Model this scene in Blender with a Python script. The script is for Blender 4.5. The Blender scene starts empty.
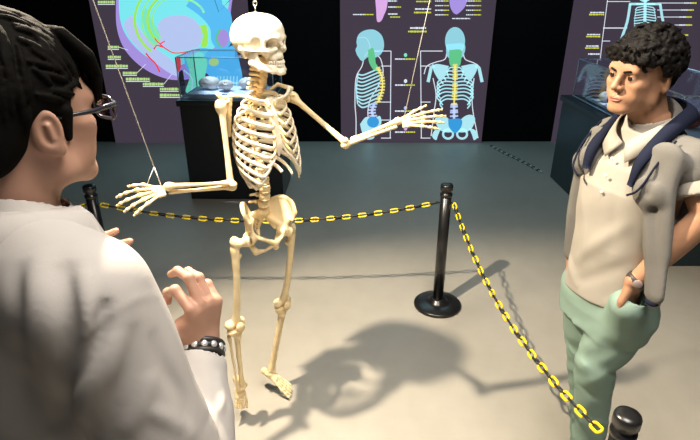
import bpy, math, random
import numpy as np
from mathutils import Vector, Matrix
random.seed(7); np.random.seed(7)
PI = math.pi
C = bpy.context.scene.collection
FPX, PITCH, HCAM = 530.0, math.radians(24.5), 1.85

def V(*a): return np.array(a, dtype=float)
def at(px, py, Y):
    """point of the place at world depth Y seen at that pixel of the photograph"""
    u = (220 - py) / FPX; r = (px - 350) / FPX
    fh = math.cos(PITCH) + u * math.sin(PITCH); v = -math.sin(PITCH) + u * math.cos(PITCH)
    t = Y / fh
    return V(r * t, Y, HCAM + v * t)
def nrm(v):
    v = np.asarray(v, float); return v / (np.linalg.norm(v) + 1e-12)

# ---------------------------------------------------------------- scene objects
def mesh_obj(name, verts, faces, mat=None, parent=None, smooth=True, origin=None):
    """one mesh object; vertices are world coordinates, stored relative to the parent (or origin)"""
    verts = np.asarray(verts, dtype=float).reshape(-1, 3)
    off = V(0, 0, 0)
    if parent is not None: off = wloc(parent)
    elif origin is not None: off = V(*origin)
    me = bpy.data.meshes.new(name)
    fl = [list(map(int, f)) for f in faces] if not isinstance(faces, np.ndarray) else faces.tolist()
    me.from_pydata((verts - off).tolist(), [], fl)
    me.update()
    if smooth: me.polygons.foreach_set('use_smooth', np.ones(len(me.polygons), dtype=bool))
    if mat: me.materials.append(mat)
    o = bpy.data.objects.new(name, me); C.objects.link(o)
    if parent is not None: o.parent = parent
    elif origin is not None: o.location = off
    return o
def wloc(o):
    l = V(0, 0, 0)
    while o is not None:
        l = l + np.array(o.location); o = o.parent
    return l
def tag(o, label=None, cat=None, group=None, kind=None):
    if label: o['label'] = label
    if cat: o['category'] = cat
    if group: o['group'] = group
    if kind: o['kind'] = kind
    return o
def thing(name, loc, label, cat, group=None):
    o = bpy.data.objects.new(name, None); C.objects.link(o)
    o.location = tuple(loc); o.empty_display_size = .1
    return tag(o, label, cat, group)

class MB:
    """collects shapes into ONE mesh"""
    def __init__(s): s.v = []; s.f = []; s.n = 0
    def add(s, v, f):
        v = np.asarray(v, float).reshape(-1, 3); s.v.append(v)
        s.f += [[i + s.n for i in q] for q in (f.tolist() if isinstance(f, np.ndarray) else f)]; s.n += len(v)
        return s
    def box(s, lo, hi, rot=0, piv=None):
        (x0, y0, z0), (x1, y1, z1) = lo, hi
        v = np.array([[x, y, z] for x in (x0, x1) for y in (y0, y1) for z in (z0, z1)])
        if rot:
            p = V(*(piv if piv is not None else (v.mean(0)))); c, q = math.cos(rot), math.sin(rot)
            d = v - p; v = np.stack([d[:, 0] * c - d[:, 1] * q, d[:, 0] * q + d[:, 1] * c, d[:, 2]], 1) + p
        return s.add(v, [[0, 1, 3, 2], [4, 6, 7, 5], [0, 4, 5, 1], [2, 3, 7, 6], [0, 2, 6, 4], [1, 5, 7, 3]])
    def tube(s, pts, rad, n=8, closed=False, flat=None, up=None):
        """swept tube; flat = (a, b) radius factors along the frame's side and up axes"""
        P = np.asarray(pts, float); m = len(P)
        R = np.full(m, rad) if np.isscalar(rad) else np.asarray(rad, float)
        T = np.zeros_like(P)
        if closed: T = np.roll(P, -1, 0) - np.roll(P, 1, 0)
        else:
            T[1:-1] = P[2:] - P[:-2]; T[0] = P[1] - P[0]; T[-1] = P[-1] - P[-2]
        T /= np.linalg.norm(T, axis=1)[:, None] + 1e-12
        u = V(*up) if up is not None else (V(0, 0, 1) if abs(T[0][2]) < .9 else V(1, 0, 0))
        rings = []
        for i in range(m):
            a = np.cross(T[i], u)
            a = nrm(a); b = nrm(np.cross(a, T[i]))
            if up is None: u = b
            fa, fb = flat if flat else (1, 1)
            th = np.arange(n) * 2 * PI / n
            rings.append(P[i] + R[i] * (np.cos(th)[:, None] * a * fa + np.sin(th)[:, None] * b * fb))
        v = np.concatenate(rings)
        f = []
        mm = m if closed else m - 1
        for i in range(mm):
            for j in range(n):
                a0 = i * n + j; a1 = i * n + (j + 1) % n; b0 = ((i + 1) % m) * n + j; b1 = ((i + 1) % m) * n + (j + 1) % n
                f.append([a0, a1, b1, b0])
        if not closed: f.append(list(range(n))[::-1]); f.append([(m - 1) * n + j for j in range(n)])
        return s.add(v, f)
    def lathe(s, prof, c=(0, 0, 0), n=32):
        """profile of (r, z) turned about the vertical through c"""
        th = np.arange(n) * 2 * PI / n; v = []; f = []
        for r, z in prof: v += [[c[0] + r * math.cos(t), c[1] + r * math.sin(t), c[2] + z] for t in th]
        for i in range(len(prof) - 1):
            for j in range(n):
                f.append([i * n + j, i * n + (j + 1) % n, (i + 1) * n + (j + 1) % n, (i + 1) * n + j])
        f.append(list(range(n))[::-1]); f.append([(len(prof) - 1) * n + j for j in range(n)])
        return s.add(v, f)
    def ball(s, c, r, n=10, axes=None):
        r = V(r, r, r) if np.isscalar(r) else V(*r)
        A = np.eye(3) if axes is None else np.array(axes)
        v = []; f = []
        for i in range(1, n):
            for j in range(2 * n):
                a = PI * i / n; b = PI * j / n
                d = V(math.sin(a) * math.cos(b), math.sin(a) * math.sin(b), math.cos(a)) * r
                v.append(V(*c) + d @ A)
        m = 2 * n
        for i in range(n - 2):
            for j in range(m): f.append([i * m + j, (i + 1) * m + j, (i + 1) * m + (j + 1) % m, i * m + (j + 1) % m])
        v.append(V(*c) + V(0, 0, r[2]) @ A); v.append(V(*c) - V(0, 0, r[2]) @ A)
        t = len(v) - 2
        for j in range(m):
            f.append([t, j, (j + 1) % m]); f.append([t + 1, (n - 2) * m + (j + 1) % m, (n - 2) * m + j])
        return s.add(v, f)
    def poly(s, pts):
        s.add(pts, [list(range(len(pts)))]); return s
    def build(s, name, mat, parent=None, smooth=True, origin=None):
        return mesh_obj(name, np.concatenate(s.v), s.f, mat, parent, smooth, origin)

def spline(pts, n=8):
    """Catmull-Rom through the points"""
    P = [np.asarray(p, float) for p in pts]; P = [2 * P[0] - P[1]] + P + [2 * P[-1] - P[-2]]
    out = []
    for i in range(1, len(P) - 2):
        for k in range(n):
            t = k / n; a, b, c, d = P[i - 1:i + 3]
            out.append(.5 * (2 * b + (c - a) * t + (2 * a - 5 * b + 4 * c - d) * t * t + (3 * b - a - 3 * c + d) * t ** 3))
    out.append(P[-2]); return np.array(out)

# ---------------------------------------------------------------- soft solids: distance field on a grid -> quad surface
class Field:
    def __init__(s, lo, hi, h):
        s.lo = np.asarray(lo, float); s.h = h
        s.n = np.ceil((np.asarray(hi, float) - s.lo) / h).astype(int) + 1
        s.g = np.full(tuple(s.n), 1.0, dtype=np.float32)
    def _win(s, lo, hi, pad):
        a = np.clip(np.floor((np.asarray(lo) - pad - s.lo) / s.h).astype(int), 0, s.n)
        b = np.clip(np.ceil((np.asarray(hi) + pad - s.lo) / s.h).astype(int) + 1, 0, s.n)
        if np.any(b <= a): return None, None
        ax = [(s.lo[i] + s.h * np.arange(a[i], b[i])).astype(np.float32) for i in range(3)]
        return tuple(slice(a[i], b[i]) for i in range(3)), np.stack(np.meshgrid(*ax, indexing='ij'), -1)
    def _put(s, w, d, k, mode):
        g = s.g[w]
        if mode == 'add':
            h = np.maximum(k - np.abs(g - d), 0) / max(k, 1e-9); s.g[w] = np.minimum(g, d) - h * h * k / 4
        elif mode == 'sub':
            d = -d; h = np.maximum(k - np.abs(g - d), 0) / max(k, 1e-9); s.g[w] = np.maximum(g, d) + h * h * k / 4
    def cap(s, a, b, ra, rb=None, k=.01, mode='add', flat=None):
        """tapered capsule; flat=(axis, factor) squashes it along axis"""
        a = np.asarray(a, float); b = np.asarray(b, float); rb = ra if rb is None else rb; m = max(ra, rb)
        if flat: m *= max(1, flat[1])
        w, p = s._win(np.minimum(a, b) - m, np.maximum(a, b) + m, k + 2 * s.h)
        if w is None: return s
        q = p - a.astype(np.float32); ba = (b - a).astype(np.float32)
        t = np.clip(q @ ba / (ba @ ba + 1e-12), 0, 1)
        e = q - t[..., None] * ba
        if flat:
            ax = nrm(flat[0]).astype(np.float32); c = e @ ax
            e = e + (1 / flat[1] - 1) * c[..., None] * ax
        d = np.linalg.norm(e, axis=-1) - (ra + (rb - ra) * t)
        if flat: d = d * min(1, flat[1])
        s._put(w, d, k, mode); return s
    def chain(s, pts, rads, k=.01, mode='add', flat=None):
        P_ = np.array([np.asarray(p, float) for p in pts]); m = max(rads) * (max(1, flat[1]) if flat else 1)
        w, p = s._win(P_.min(0) - m, P_.max(0) + m, k + 2 * s.h)
        if w is None: return s
        D = None
        for i in range(len(P_) - 1):
            q = p - P_[i].astype(np.float32); ba = (P_[i + 1] - P_[i]).astype(np.float32)
            t = np.clip(q @ ba / (ba @ ba + 1e-12), 0, 1); e = q - t[..., None] * ba
            if flat:
                ax = nrm(flat[0]).astype(np.float32); c = e @ ax; e = e + (1 / flat[1] - 1) * c[..., None] * ax
            t = t * t * (3 - 2 * t) if not flat else t
            d = np.linalg.norm(e, axis=-1) - (rads[i] + (rads[i + 1] - rads[i]) * t)
            if flat: d = d * min(1, flat[1])
            D = d if D is None else np.minimum(D, d)
        s._put(w, D, k, mode)
        return s
    def ell(s, c, r, k=.01, mode='add', A=None):
        """ellipsoid, radii r along the rows of A"""
        c = np.asarray(c, float); r = np.array([r] * 3 if np.isscalar(r) else r, float)
        A = np.eye(3) if A is None else np.asarray(A, float)
        ext = np.sqrt(((A.T * r) ** 2).sum(1))
        w, p = s._win(c - ext, c + ext, k + 2 * s.h)
        if w is None: return s
        q = (p - c.astype(np.float32)) @ A.T.astype(np.float32)
        k0 = np.linalg.norm(q / r.astype(np.float32), axis=-1); k1 = np.linalg.norm(q / (r * r).astype(np.float32), axis=-1)
        s._put(w, k0 * (k0 - 1) / (k1 + 1e-9), k, mode); return s
    def box(s, c, half, rnd=.005, k=.01, mode='add', A=None):
        c = np.asarray(c, float); half = np.asarray(half, float); A = np.eye(3) if A is None else np.asarray(A, float)
        ext = np.abs(A.T) @ half
        w, p = s._win(c - ext, c + ext, k + 2 * s.h)
        if w is None: return s
        q = np.abs((p - c.astype(np.float32)) @ A.T.astype(np.float32)) - (half - rnd).astype(np.float32)
        d = np.linalg.norm(np.maximum(q, 0), axis=-1) + np.minimum(q.max(-1), 0) - rnd
        s._put(w, d, k, mode); return s
    def cut(s, p0, n, k=.004):
        """keep the side of the plane away from n"""
        n = nrm(n).astype(np.float32)
        w, p = s._win(s.lo, s.lo + s.h * (s.n - 1), 0)
        d = (p - np.asarray(p0, np.float32)) @ n
        h = np.maximum(k - np.abs(s.g - d), 0) / k; s.g = (np.maximum(s.g, d) + h * h * k / 4).astype(np.float32); return s
    def fold(s, pts, amp, wid):
        """crease (amp<0) or ridge (amp>0) of cloth along a polyline"""
        P_ = spline(pts, 5) if len(pts) > 2 else np.array([np.asarray(p, float) for p in pts]); n = len(P_) - 1
        w, p = s._win(P_.min(0), P_.max(0), 2.5 * wid)
        if w is None: return s
        D = np.full(p.shape[:3], 9.0, np.float32); U = np.zeros(p.shape[:3], np.float32)
        for i in range(n):
            q = p - P_[i].astype(np.float32); ba = (P_[i + 1] - P_[i]).astype(np.float32)
            t = np.clip(q @ ba / (ba @ ba + 1e-12), 0, 1)
            d = np.linalg.norm(q - t[..., None] * ba, axis=-1); m = d < D
            D = np.where(m, d, D); U = np.where(m, (i + t) / n, U)
        s.g[w] -= amp * np.exp(-(D / wid) ** 2) * (.1 + .9 * np.clip(np.sin(PI * U), 0, 1) ** .6)
        return s
    def wave(s, fn):
        w, p = s._win(s.lo, s.lo + s.h * (s.n - 1), 0)
        s.g -= fn(p).astype(np.float32); return s
    def surf(s):
        g = s.g.copy()
        for ax in range(3):
            sl = [slice(None)] * 3; sl[ax] = 0; g[tuple(sl)] = np.maximum(g[tuple(sl)], 1e-4); sl[ax] = -1; g[tuple(sl)] = np.maximum(g[tuple(sl)], 1e-4)
        ins = g < 0
        cnt = np.zeros(tuple(s.n - 1), np.uint8)
        offs = [(i, j, k) for i in (0, 1) for j in (0, 1) for k in (0, 1)]
        def sh(a, o): return a[o[0]:a.shape[0] - 1 + o[0], o[1]:a.shape[1] - 1 + o[1], o[2]:a.shape[2] - 1 + o[2]]
        for o in offs: cnt += sh(ins, o)
        I = np.argwhere((cnt > 0) & (cnt < 8)); N = len(I)
        if N == 0: return np.zeros((0, 3)), np.zeros((0, 4), int)
        val = np.stack([g[I[:, 0] + o[0], I[:, 1] + o[1], I[:, 2] + o[2]] for o in offs], 1)
        acc = np.zeros((N, 3)); c = np.zeros(N)
        for e in range(8):
            for b in (1, 2, 4):
                if e & b: continue
                f2 = e | b; a0, a1 = val[:, e], val[:, f2]; m = (a0 < 0) != (a1 < 0)
                t = np.where(m, a0 / np.where(m, a0 - a1, 1), 0)
                acc += np.where(m[:, None], np.array(offs[e]) + t[:, None] * (np.array(offs[f2]) - np.array(offs[e])), 0); c += m
        P = s.lo + s.h * (I + acc / c[:, None])
        idx = np.full(tuple(s.n - 1), -1, np.int64); idx[I[:, 0], I[:, 1], I[:, 2]] = np.arange(N)
        Q = []
        for ax in range(3):
            b, d = (ax + 1) % 3, (ax + 2) % 3
            lo = [slice(None)] * 3; hi = [slice(None)] * 3; lo[ax] = slice(0, -1); hi[ax] = slice(1, None)
            A0 = ins[tuple(lo)]; A1 = ins[tuple(hi)]
            E = np.argwhere(A0 != A1)
            E = E[(E[:, b] > 0) & (E[:, d] > 0) & (E[:, b] < s.n[b] - 1) & (E[:, d] < s.n[d] - 1)]
            if not len(E): continue
            fl = A0[E[:, 0], E[:, 1], E[:, 2]]
            def cell(db, dd):
                X = E.copy(); X[:, b] -= db; X[:, d] -= dd; return idx[X[:, 0], X[:, 1], X[:, 2]]
            q = np.stack([cell(1, 1), cell(0, 1), cell(0, 0), cell(1, 0)], 1)
            q[~fl] = q[~fl][:, ::-1]; Q.append(q)
        return P, np.concatenate(Q)
    def build(s, name, mat, parent=None, origin=None, xf=None):
        v, f = s.surf()
        if xf is not None: v = v @ xf[0].T + xf[1]
        return mesh_obj(name, v, f, mat, parent, True, origin)

def join_surfs(parts):
    vs, fs, n = [], [], 0
    for v, f in parts: vs.append(v); fs.append(np.asarray(f) + n); n += len(v)
    return np.concatenate(vs), np.concatenate(fs)

def fuse(o, voxel):
    """one watertight skin out of overlapping surfaces"""
    m = o.modifiers.new('fuse', 'REMESH'); m.mode = 'VOXEL'; m.voxel_size = voxel; m.use_smooth_shade = True
    dg = bpy.context.evaluated_depsgraph_get(); me = bpy.data.meshes.new_from_object(o.evaluated_get(dg))
    o.modifiers.clear(); old = o.data; o.data = me; bpy.data.meshes.remove(old)
    me.polygons.foreach_set('use_smooth', np.ones(len(me.polygons), dtype=bool)); return o

# ---------------------------------------------------------------- materials
def mat(name, col, rough=.5, metal=0, spec=.5, emit=None, estr=1, noise=None, bump=None, sss=0, trans=0, coat=0, ior=None, sheen=0):
    """noise=(scale, amount[, second colour]); bump=(scale, strength, distance)"""
    m = bpy.data.materials.new(name); m.use_nodes = True
    nt = m.node_tree; b = nt.nodes['Principled BSDF']
    b.inputs['Base Color'].default_value = (*col, 1); b.inputs['Roughness'].default_value = rough
    b.inputs['Metallic'].default_value = metal; b.inputs['Specular IOR Level'].default_value = spec
    if coat: b.inputs['Coat Weight'].default_value = coat
    if sheen: b.inputs['Sheen Weight'].default_value = sheen
    if ior: b.inputs['IOR'].default_value = ior
    if trans: b.inputs['Transmission Weight'].default_value = trans
    if sss:
        b.inputs['Subsurface Weight'].default_value = sss; b.inputs['Subsurface Radius'].default_value = (.012, .005, .003); b.inputs['Subsurface Scale'].default_value = .6
    if emit: b.inputs['Emission Color'].default_value = (*emit, 1); b.inputs['Emission Strength'].default_value = estr
    tc = nt.nodes.new('ShaderNodeTexCoord') if (noise or bump) else None
    if noise:
        n = nt.nodes.new('ShaderNodeTexNoise'); n.inputs['Scale'].default_value = noise[0]; n.inputs['Detail'].default_value = 5
        nt.links.new(tc.outputs['Object'], n.inputs['Vector'])
        r = nt.nodes.new('ShaderNodeValToRGB'); c2 = noise[2] if len(noise) > 2 else tuple(c * (1 - noise[1]) for c in col)
        r.color_ramp.elements[0].color = (*c2, 1); r.color_ramp.elements[1].color = (*col, 1)
        r.color_ramp.elements[0].position = .32; r.color_ramp.elements[1].position = .62
        nt.links.new(n.outputs['Fac'], r.inputs['Fac']); nt.links.new(r.outputs['Color'], b.inputs['Base Color'])
    if bump:
        n = nt.nodes.new('ShaderNodeTexNoise'); n.inputs['Scale'].default_value = bump[0]; n.inputs['Detail'].default_value = 6
        nt.links.new(tc.outputs['Object'], n.inputs['Vector'])
        bp = nt.nodes.new('ShaderNodeBump'); bp.inputs['Strength'].default_value = bump[1]; bp.inputs['Distance'].default_value = bump[2]
        nt.links.new(n.outputs['Fac'], bp.inputs['Height']); nt.links.new(bp.outputs['Normal'], b.inputs['Normal'])
    return m
def srgb(r, g, b):
    f = lambda c: c / 12.92 if c <= .04045 else ((c + .055) / 1.055) ** 2.4
    return tuple(f(c / 255) for c in (r, g, b))

def thin_glass(name, tint, gloss=.025):
    """thin clear pane: lets light straight through and mirrors a little, more at a slant"""
    m = bpy.data.materials.new(name); m.use_nodes = True; nt = m.node_tree; nt.nodes.clear()
    o = nt.nodes.new('ShaderNodeOutputMaterial'); t = nt.nodes.new('ShaderNodeBsdfTransparent'); t.inputs['Color'].default_value = (*tint, 1)
    g = nt.nodes.new('ShaderNodeBsdfGlossy'); g.inputs['Roughness'].default_value = .04; g.inputs['Color'].default_value = (1, 1, 1, 1)
    lw = nt.nodes.new('ShaderNodeLayerWeight'); lw.inputs['Blend'].default_value = .5
    pw = nt.nodes.new('ShaderNodeMath'); pw.operation = 'POWER'; pw.inputs[1].default_value = 4.0; nt.links.new(lw.outputs['Facing'], pw.inputs[0])
    f = nt.nodes.new('ShaderNodeMath'); f.operation = 'MULTIPLY_ADD'; f.inputs[1].default_value = .35; f.inputs[2].default_value = gloss; nt.links.new(pw.outputs[0], f.inputs[0])
    x = nt.nodes.new('ShaderNodeMixShader'); nt.links.new(f.outputs[0], x.inputs[0]); nt.links.new(t.outputs[0], x.inputs[1]); nt.links.new(g.outputs[0], x.inputs[2]); nt.links.new(x.outputs[0], o.inputs[0])
    return m
# ================================================================ SETTING
YW = 6.42
def concrete():
    m = bpy.data.materials.new('polished_concrete'); m.use_nodes = True; nt = m.node_tree; b = nt.nodes['Principled BSDF']
    tc = nt.nodes.new('ShaderNodeTexCoord')
    def noise(sc, det=6):
        n = nt.nodes.new('ShaderNodeTexNoise'); n.inputs['Scale'].default_value = sc; n.inputs['Detail'].default_value = det
        nt.links.new(tc.outputs['Object'], n.inputs['Vector']); return n
    n1, n2 = noise(1.1), noise(9)
    r = nt.nodes.new('ShaderNodeValToRGB'); e = r.color_ramp.elements
    e[0].position = .3; e[0].color = (.41, .38, .325, 1); e[1].position = .7; e[1].color = (.52, .485, .42, 1)
    mx = nt.nodes.new('ShaderNodeMix'); mx.data_type = 'FLOAT'; mx.inputs[0].default_value = .3
    nt.links.new(n1.outputs['Fac'], mx.inputs[2]); nt.links.new(n2.outputs['Fac'], mx.inputs[3])
    nt.links.new(mx.outputs[0], r.inputs['Fac']); nt.links.new(r.outputs['Color'], b.inputs['Base Color'])
    rr = nt.nodes.new('ShaderNodeMapRange'); rr.inputs['To Min'].default_value = .38; rr.inputs['To Max'].default_value = .55
    nt.links.new(n2.outputs['Fac'], rr.inputs['Value']); nt.links.new(rr.outputs['Result'], b.inputs['Roughness'])
    bp = nt.nodes.new('ShaderNodeBump'); bp.inputs['Strength'].default_value = .12; bp.inputs['Distance'].default_value = .004
    nt.links.new(n2.outputs['Fac'], bp.inputs['Height']); nt.links.new(bp.outputs['Normal'], b.inputs['Normal'])
    b.inputs['Specular IOR Level'].default_value = .4
    return m
def struct(name, lo, hi, m):
    o = MB().box(lo, hi).build(name, m, smooth=False); tag(o, kind='structure'); return o
M_black = mat('matt_black_wall', (.006, .006, .008), .8, spec=.2, bump=(40, .1, .002))
struct('floor', (-5, -3, -.1), (6.5, YW + .2, 0), concrete())
struct('wall_back', (-5, YW, 0), (6.5, YW + .2, 3.6), M_black)
struct('wall_left', (-5.2, -3, 0), (-5, YW + .2, 3.6), M_black)
struct('wall_right', (6.5, -3, 0), (6.7, YW + .2, 3.6), M_black)
struct('ceiling', (-5.2, -3, 3.6), (6.7, YW + .2, 3.8), M_black)

# ================================================================ BACKLIT POSTERS
def glow(name, col, s=1.0):
    return mat(name, tuple(c * .4 for c in col), .35, spec=.3, emit=col, estr=s)
G = dict(panel=glow('backlit_plum_print', srgb(66, 57, 70)), white=glow('print_white', (.75, .82, .9)), yellow=glow('print_yellow', (.62, .66, .06)),
         cyan=glow('print_pale_cyan', (.28, .62, .72)), bone=glow('print_light_blue', (.42, .78, .86)), green=glow('print_green', (.12, .55, .25)), spine=glow('print_spine_yellow', (.75, .68, .2)),
         blue=glow('print_blue', (.04, .32, .7)), sky=glow('print_sky', (.10, .50, .88)), lav=glow('print_lavender', (.46, .56, .86)), purple=glow('print_purple', (.38, .28, .72)),
         red=glow('print_red', (.85, .06, .08)), lime=glow('print_lime', (.35, .8, .10)), mint=glow('print_mint', (.2, .78, .55)), aqua=glow('print_aqua', (.20, .80, .86)),
         pink=glow('print_pink', (.7, .4, .75)), olive=glow('print_pale_green', (.46, .70, .24)), dark=glow('print_ink', (.015, .014, .02)))
YP = YW - .05       # front plane of the posters
def P(px, py, lift=0):
    p = at(px, py, YP); p[1] = YP - .003 - lift; return p
def poster(x0, x1, z1, label, cat='poster'):
    t = thing('backlit_poster', ((x0 + x1) / 2, YP + .02, 0), label, cat)
    MB().box((x0, YP, 0.0), (x1, YW - .006, z1)).build('panel', G['panel'], t, smooth=False)
    return t
class Ink:
    """flat print: filled shapes and lines lying on the poster's face"""
    def __init__(s, lift=0): s.m = MB(); s.l = lift; s.sub = []
    def fill(s, pts):
        q = [P(x, y, s.l) for x, y in pts]
        c = np.mean(q, 0); n = len(q)
        s.m.add(q + [c], [[i, (i + 1) % n, n] for i in range(n)]); return s
    def blob(s, pts, n=6):
        q = spline(list(map(lambda p: (p[0], p[1], 0), list(pts) + [pts[0]])), n)[:-1]; return s.fill([(a[0], a[1]) for a in q])
    def oval(s, cx, cy, rx, ry, n=36, rot=0):
        c, q = math.cos(rot), math.sin(rot)
        return s.fill([(cx + rx * math.cos(t) * c - ry * math.sin(t) * q, cy + rx * math.cos(t) * q + ry * math.sin(t) * c) for t in np.arange(n) * 2 * PI / n])
    def line(s, pts, w=1.0, smooth=0):
        if smooth: pts = [(a[0], a[1]) for a in spline([(x, y, 0) for x, y in pts], smooth)]
        A = np.array(pts, float); T = np.gradient(A, axis=0); T /= np.linalg.norm(T, axis=1)[:, None] + 1e-9
        Nn = np.stack([-T[:, 1], T[:, 0]], 1) * w / 2
        q = [P(*(a + b), s.l) for a, b in zip(A, Nn)] + [P(*(a - b), s.l) for a, b in zip(A, Nn)]
        n = len(A); s.m.add(q, [[i, i + 1, n + i + 1, n + i] for i in range(n - 1)]); return s
    def arc(s, cx, cy, rx, ry, a0, a1, w, n=24):
        return s.line([(cx + rx * math.cos(t), cy + ry * math.sin(t)) for t in np.linspace(math.radians(a0), math.radians(a1), n)], w)
    def words(s, x0, x1, y, h=1.6):
        """a run of tiny unreadable print"""
        xs, hs = [], []; x = x0
        while x < x1 - .3:
            w = min(random.uniform(1.2, 3.4), x1 - x); hh = h * random.uniform(.75, 1)
            xs += [x, x + .02, x + w - .02, x + w]; hs += [h * .15, hh, hh, h * .15]; x += w + .45
        A = Ink(s.l); q = [P(a, y - b / 2, s.l) for a, b in zip(xs, hs)] + [P(a, y + b / 2, s.l) for a, b in zip(xs, hs)]; n = len(xs)
        A.m.add(q, [[i, i + 1, n + i + 1, n + i] for i in range(n - 1)]); s.sub.append(A); return s
    def done(s, name, key, t):
        for q in s.sub: q.m.build('caption', G[key], t, smooth=False)
        if s.m.v: s.m.build(name, G[key], t, smooth=False)

# ---- left poster: large coloured section of a skull
pl = poster(at(102, 70, YP)[0], at(252, 70, YP)[0], 2.5, 'tall backlit poster with a huge colourful cutaway skull drawing, behind the left display table')
Ink(.000).blob([(117, -30), (116, 5), (117, 28), (124, 48), (138, 64), (156, 75), (176, 80), (200, 76), (212, 60), (226, 45), (231, 10), (230, -30), (175, -50)]).done('skull_rim', 'purple', pl)
Ink(.001).blob([(120, -28), (119, 5), (122, 26), (131, 42), (146, 56), (166, 66), (190, 62), (214, 48), (226, 20), (226, -26), (175, -45)]).done('skull_bone', 'aqua', pl)
Ink(.0015).blob([(123, 24), (131, 40), (147, 56), (168, 72), (180, 76), (172, 60), (156, 48), (142, 32), (132, 16)]).done('skull_base', 'lav', pl)
Ink(.002).blob([(158, 24), (164, 18), (178, 15), (192, 18), (201, 28), (202, 40), (196, 48), (178, 51), (163, 48), (156, 38)]).done('brain_cavity', 'lav', pl)
a = Ink(.0025)
for r, w in ((44, 2.4), (37, 1.2), (31, 2.6), (26, 1.0)): Ink(.0025).arc(178, 20, r * .98, r * .9, 128, 265, w).done('groove_line', 'lime', pl)
Ink(.0025).arc(178, 18, 27, 20, 262, 345, 2.2).done('groove_line', 'lime', pl)
a = Ink(.0022); a.blob([(141, 18), (146, 8), (152, 20), (160, 34), (156, 46), (148, 38)]); a.done('green_zone', 'mint', pl)
Ink(.003).blob([(200, 26), (206, 25), (208, 36), (207, 46), (201, 46), (203, 36)]).done('lime_zone', 'lime', pl)
Ink(.0025).blob([(186, 6), (200, 16), (210, 28), (212, 42), (222, 52), (232, 40), (231, 14), (222, 2), (226, -20), (210, -26), (196, -8)]).done('brow_bone', 'sky', pl)
Ink(.003).blob([(184, 54), (200, 48), (222, 50), (234, 46), (240, 64), (243, 84), (238, 93), (214, 92), (208, 74), (188, 70)]).done('face_bone', 'sky', pl)
Ink(.0035).blob([(186, 58), (200, 52), (207, 60), (206, 72), (200, 92), (186, 92), (190, 76)]).done('jaw_zone', 'mint', pl)
Ink(.0035).oval(223, 38, 6, 9).done('eye_socket', 'purple', pl)
Ink(.004).arc(223, 38, 6, 9, 100, 250, 2).done('socket_edge', 'green', pl)
Ink(.004).oval(214, 62, 5, 4).done('cheek_spot', 'olive', pl)
Ink(.004).blob([(175, 58), (180, 56), (181, 66), (179, 72), (176, 66)]).done('red_canal', 'red', pl)
a = Ink(.004); a.line([(155, 38), (158, 42), (168, 50), (178, 53), (200, 49)], 1.2, 4).line([(163, 47), (157, 45), (154, 49)], 1.6).line([(160, 44), (165, 41)], 1.2).done('red_vessel', 'red', pl)
Ink(.004).line([(146, 53), (150, 58), (156, 64), (160, 72)], 1.6, 3).done('red_vessel', 'red', pl)
Ink(.0045).blob([(179, 72), (183, 71), (185, 92), (179, 92)]).done('dark_canal', 'dark', pl)
Ink(.0045).line([(208, -20), (219, 12), (230, 0)], .5).done('suture_line', 'dark', pl)
a = Ink(.005)
for i in range(9): a.line([(211 + i * 3.3, 76), (210 + i * 3.3, 90)], 1.1)
a.line([(210, 83), (239, 83)], 1.6); a.done('teeth_print', 'bone', pl); Ink(.005).line([(184, 70), (192, 78), (192, 91)], 1.4, 3).done('jaw_line', 'bone', pl)
a = Ink(.002); b = Ink(.0015)
caps = [(98, 115, 2), (108, 119, 47), (108, 121, 57), (106, 128, 66), (123, 137, 73), (126, 150, 79), (143, 164, 84), (160, 180, 89), (160, 182, 95)]
for x0, x1, y in caps:
    a.words(x0, x1, y, 3); Ink(.0015).line([(x0, y + 2.3), (x1, y + 2.3)], .8).done('caption_rule', 'white', pl)
a.done('captions', 'olive', pl); b.done('caption_rules', 'white', pl)
for pts in ([(119, 47), (128, 50)], [(137, 73), (146, 64)], [(164, 84), (172, 74)]): Ink(.0018).line(pts, .5).done('pointer_line', 'white', pl)
a = Ink(.0018); a.words(234, 242, 56, 1.4).words(236, 242, 76, 1.6).done('pointer_lines', 'white', pl)

# ---- middle poster: two spine figures
pm = poster(at(340.5, 70, YP)[0], at(489, 70, YP)[0], 2.5, 'tall backlit poster with two skeleton torso drawings, one in profile and one from behind')
for pts in ([(372, 138), (374, 128), (368, 116), (370, 100), (377, 88), (383, 74), (381, 60), (377, 55)], [(356, 138), (356, 118), (355, 103), (356, 78), (362, 66), (364, 56)],
            [(424, 74), (427, 66), (436, 62), (445, 59), (447, 50)], [(463, 50), (465, 59), (474, 63), (480, 68), (481, 80)], [(433, 78), (436, 95), (434, 112), (431, 136)], [(474, 78), (472, 95), (473, 112), (478, 138)]):
    Ink(.001).line(pts, .9, 4).done('body_outline', 'white', pm)
Ink(.0012).blob([(357, 55), (355.5, 50), (357, 46), (356.5, 41), (359, 34), (366, 30), (375, 30), (382, 36), (384, 46), (381, 54), (374, 58), (368, 57), (362, 61)]).done('profile_skull', 'cyan', pm)
Ink(.0012).oval(455, 41, 10, 14).blob([(446, 44), (447, 56), (455, 60), (463, 56), (464, 44)]).done('rear_skull', 'cyan', pm)
for pts in ([(357, 38), (366, 38), (370, 48), (364, 57)], [(446, 45), (450, 52), (460, 52), (464, 45)]): Ink(.0014).line(pts, .8, 4).done('skull_line', 'bone', pm)
Ink(.0016).blob([(368, 50), (373, 48), (375, 56), (376, 64), (380, 70), (374, 70), (369, 62)]).done('neck_vertebrae', 'green', pm)
Ink(.0016).blob([(449, 50), (461, 50), (461, 60), (459, 66), (451, 66), (449, 60)]).done('neck_vertebrae', 'green', pm)
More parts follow.
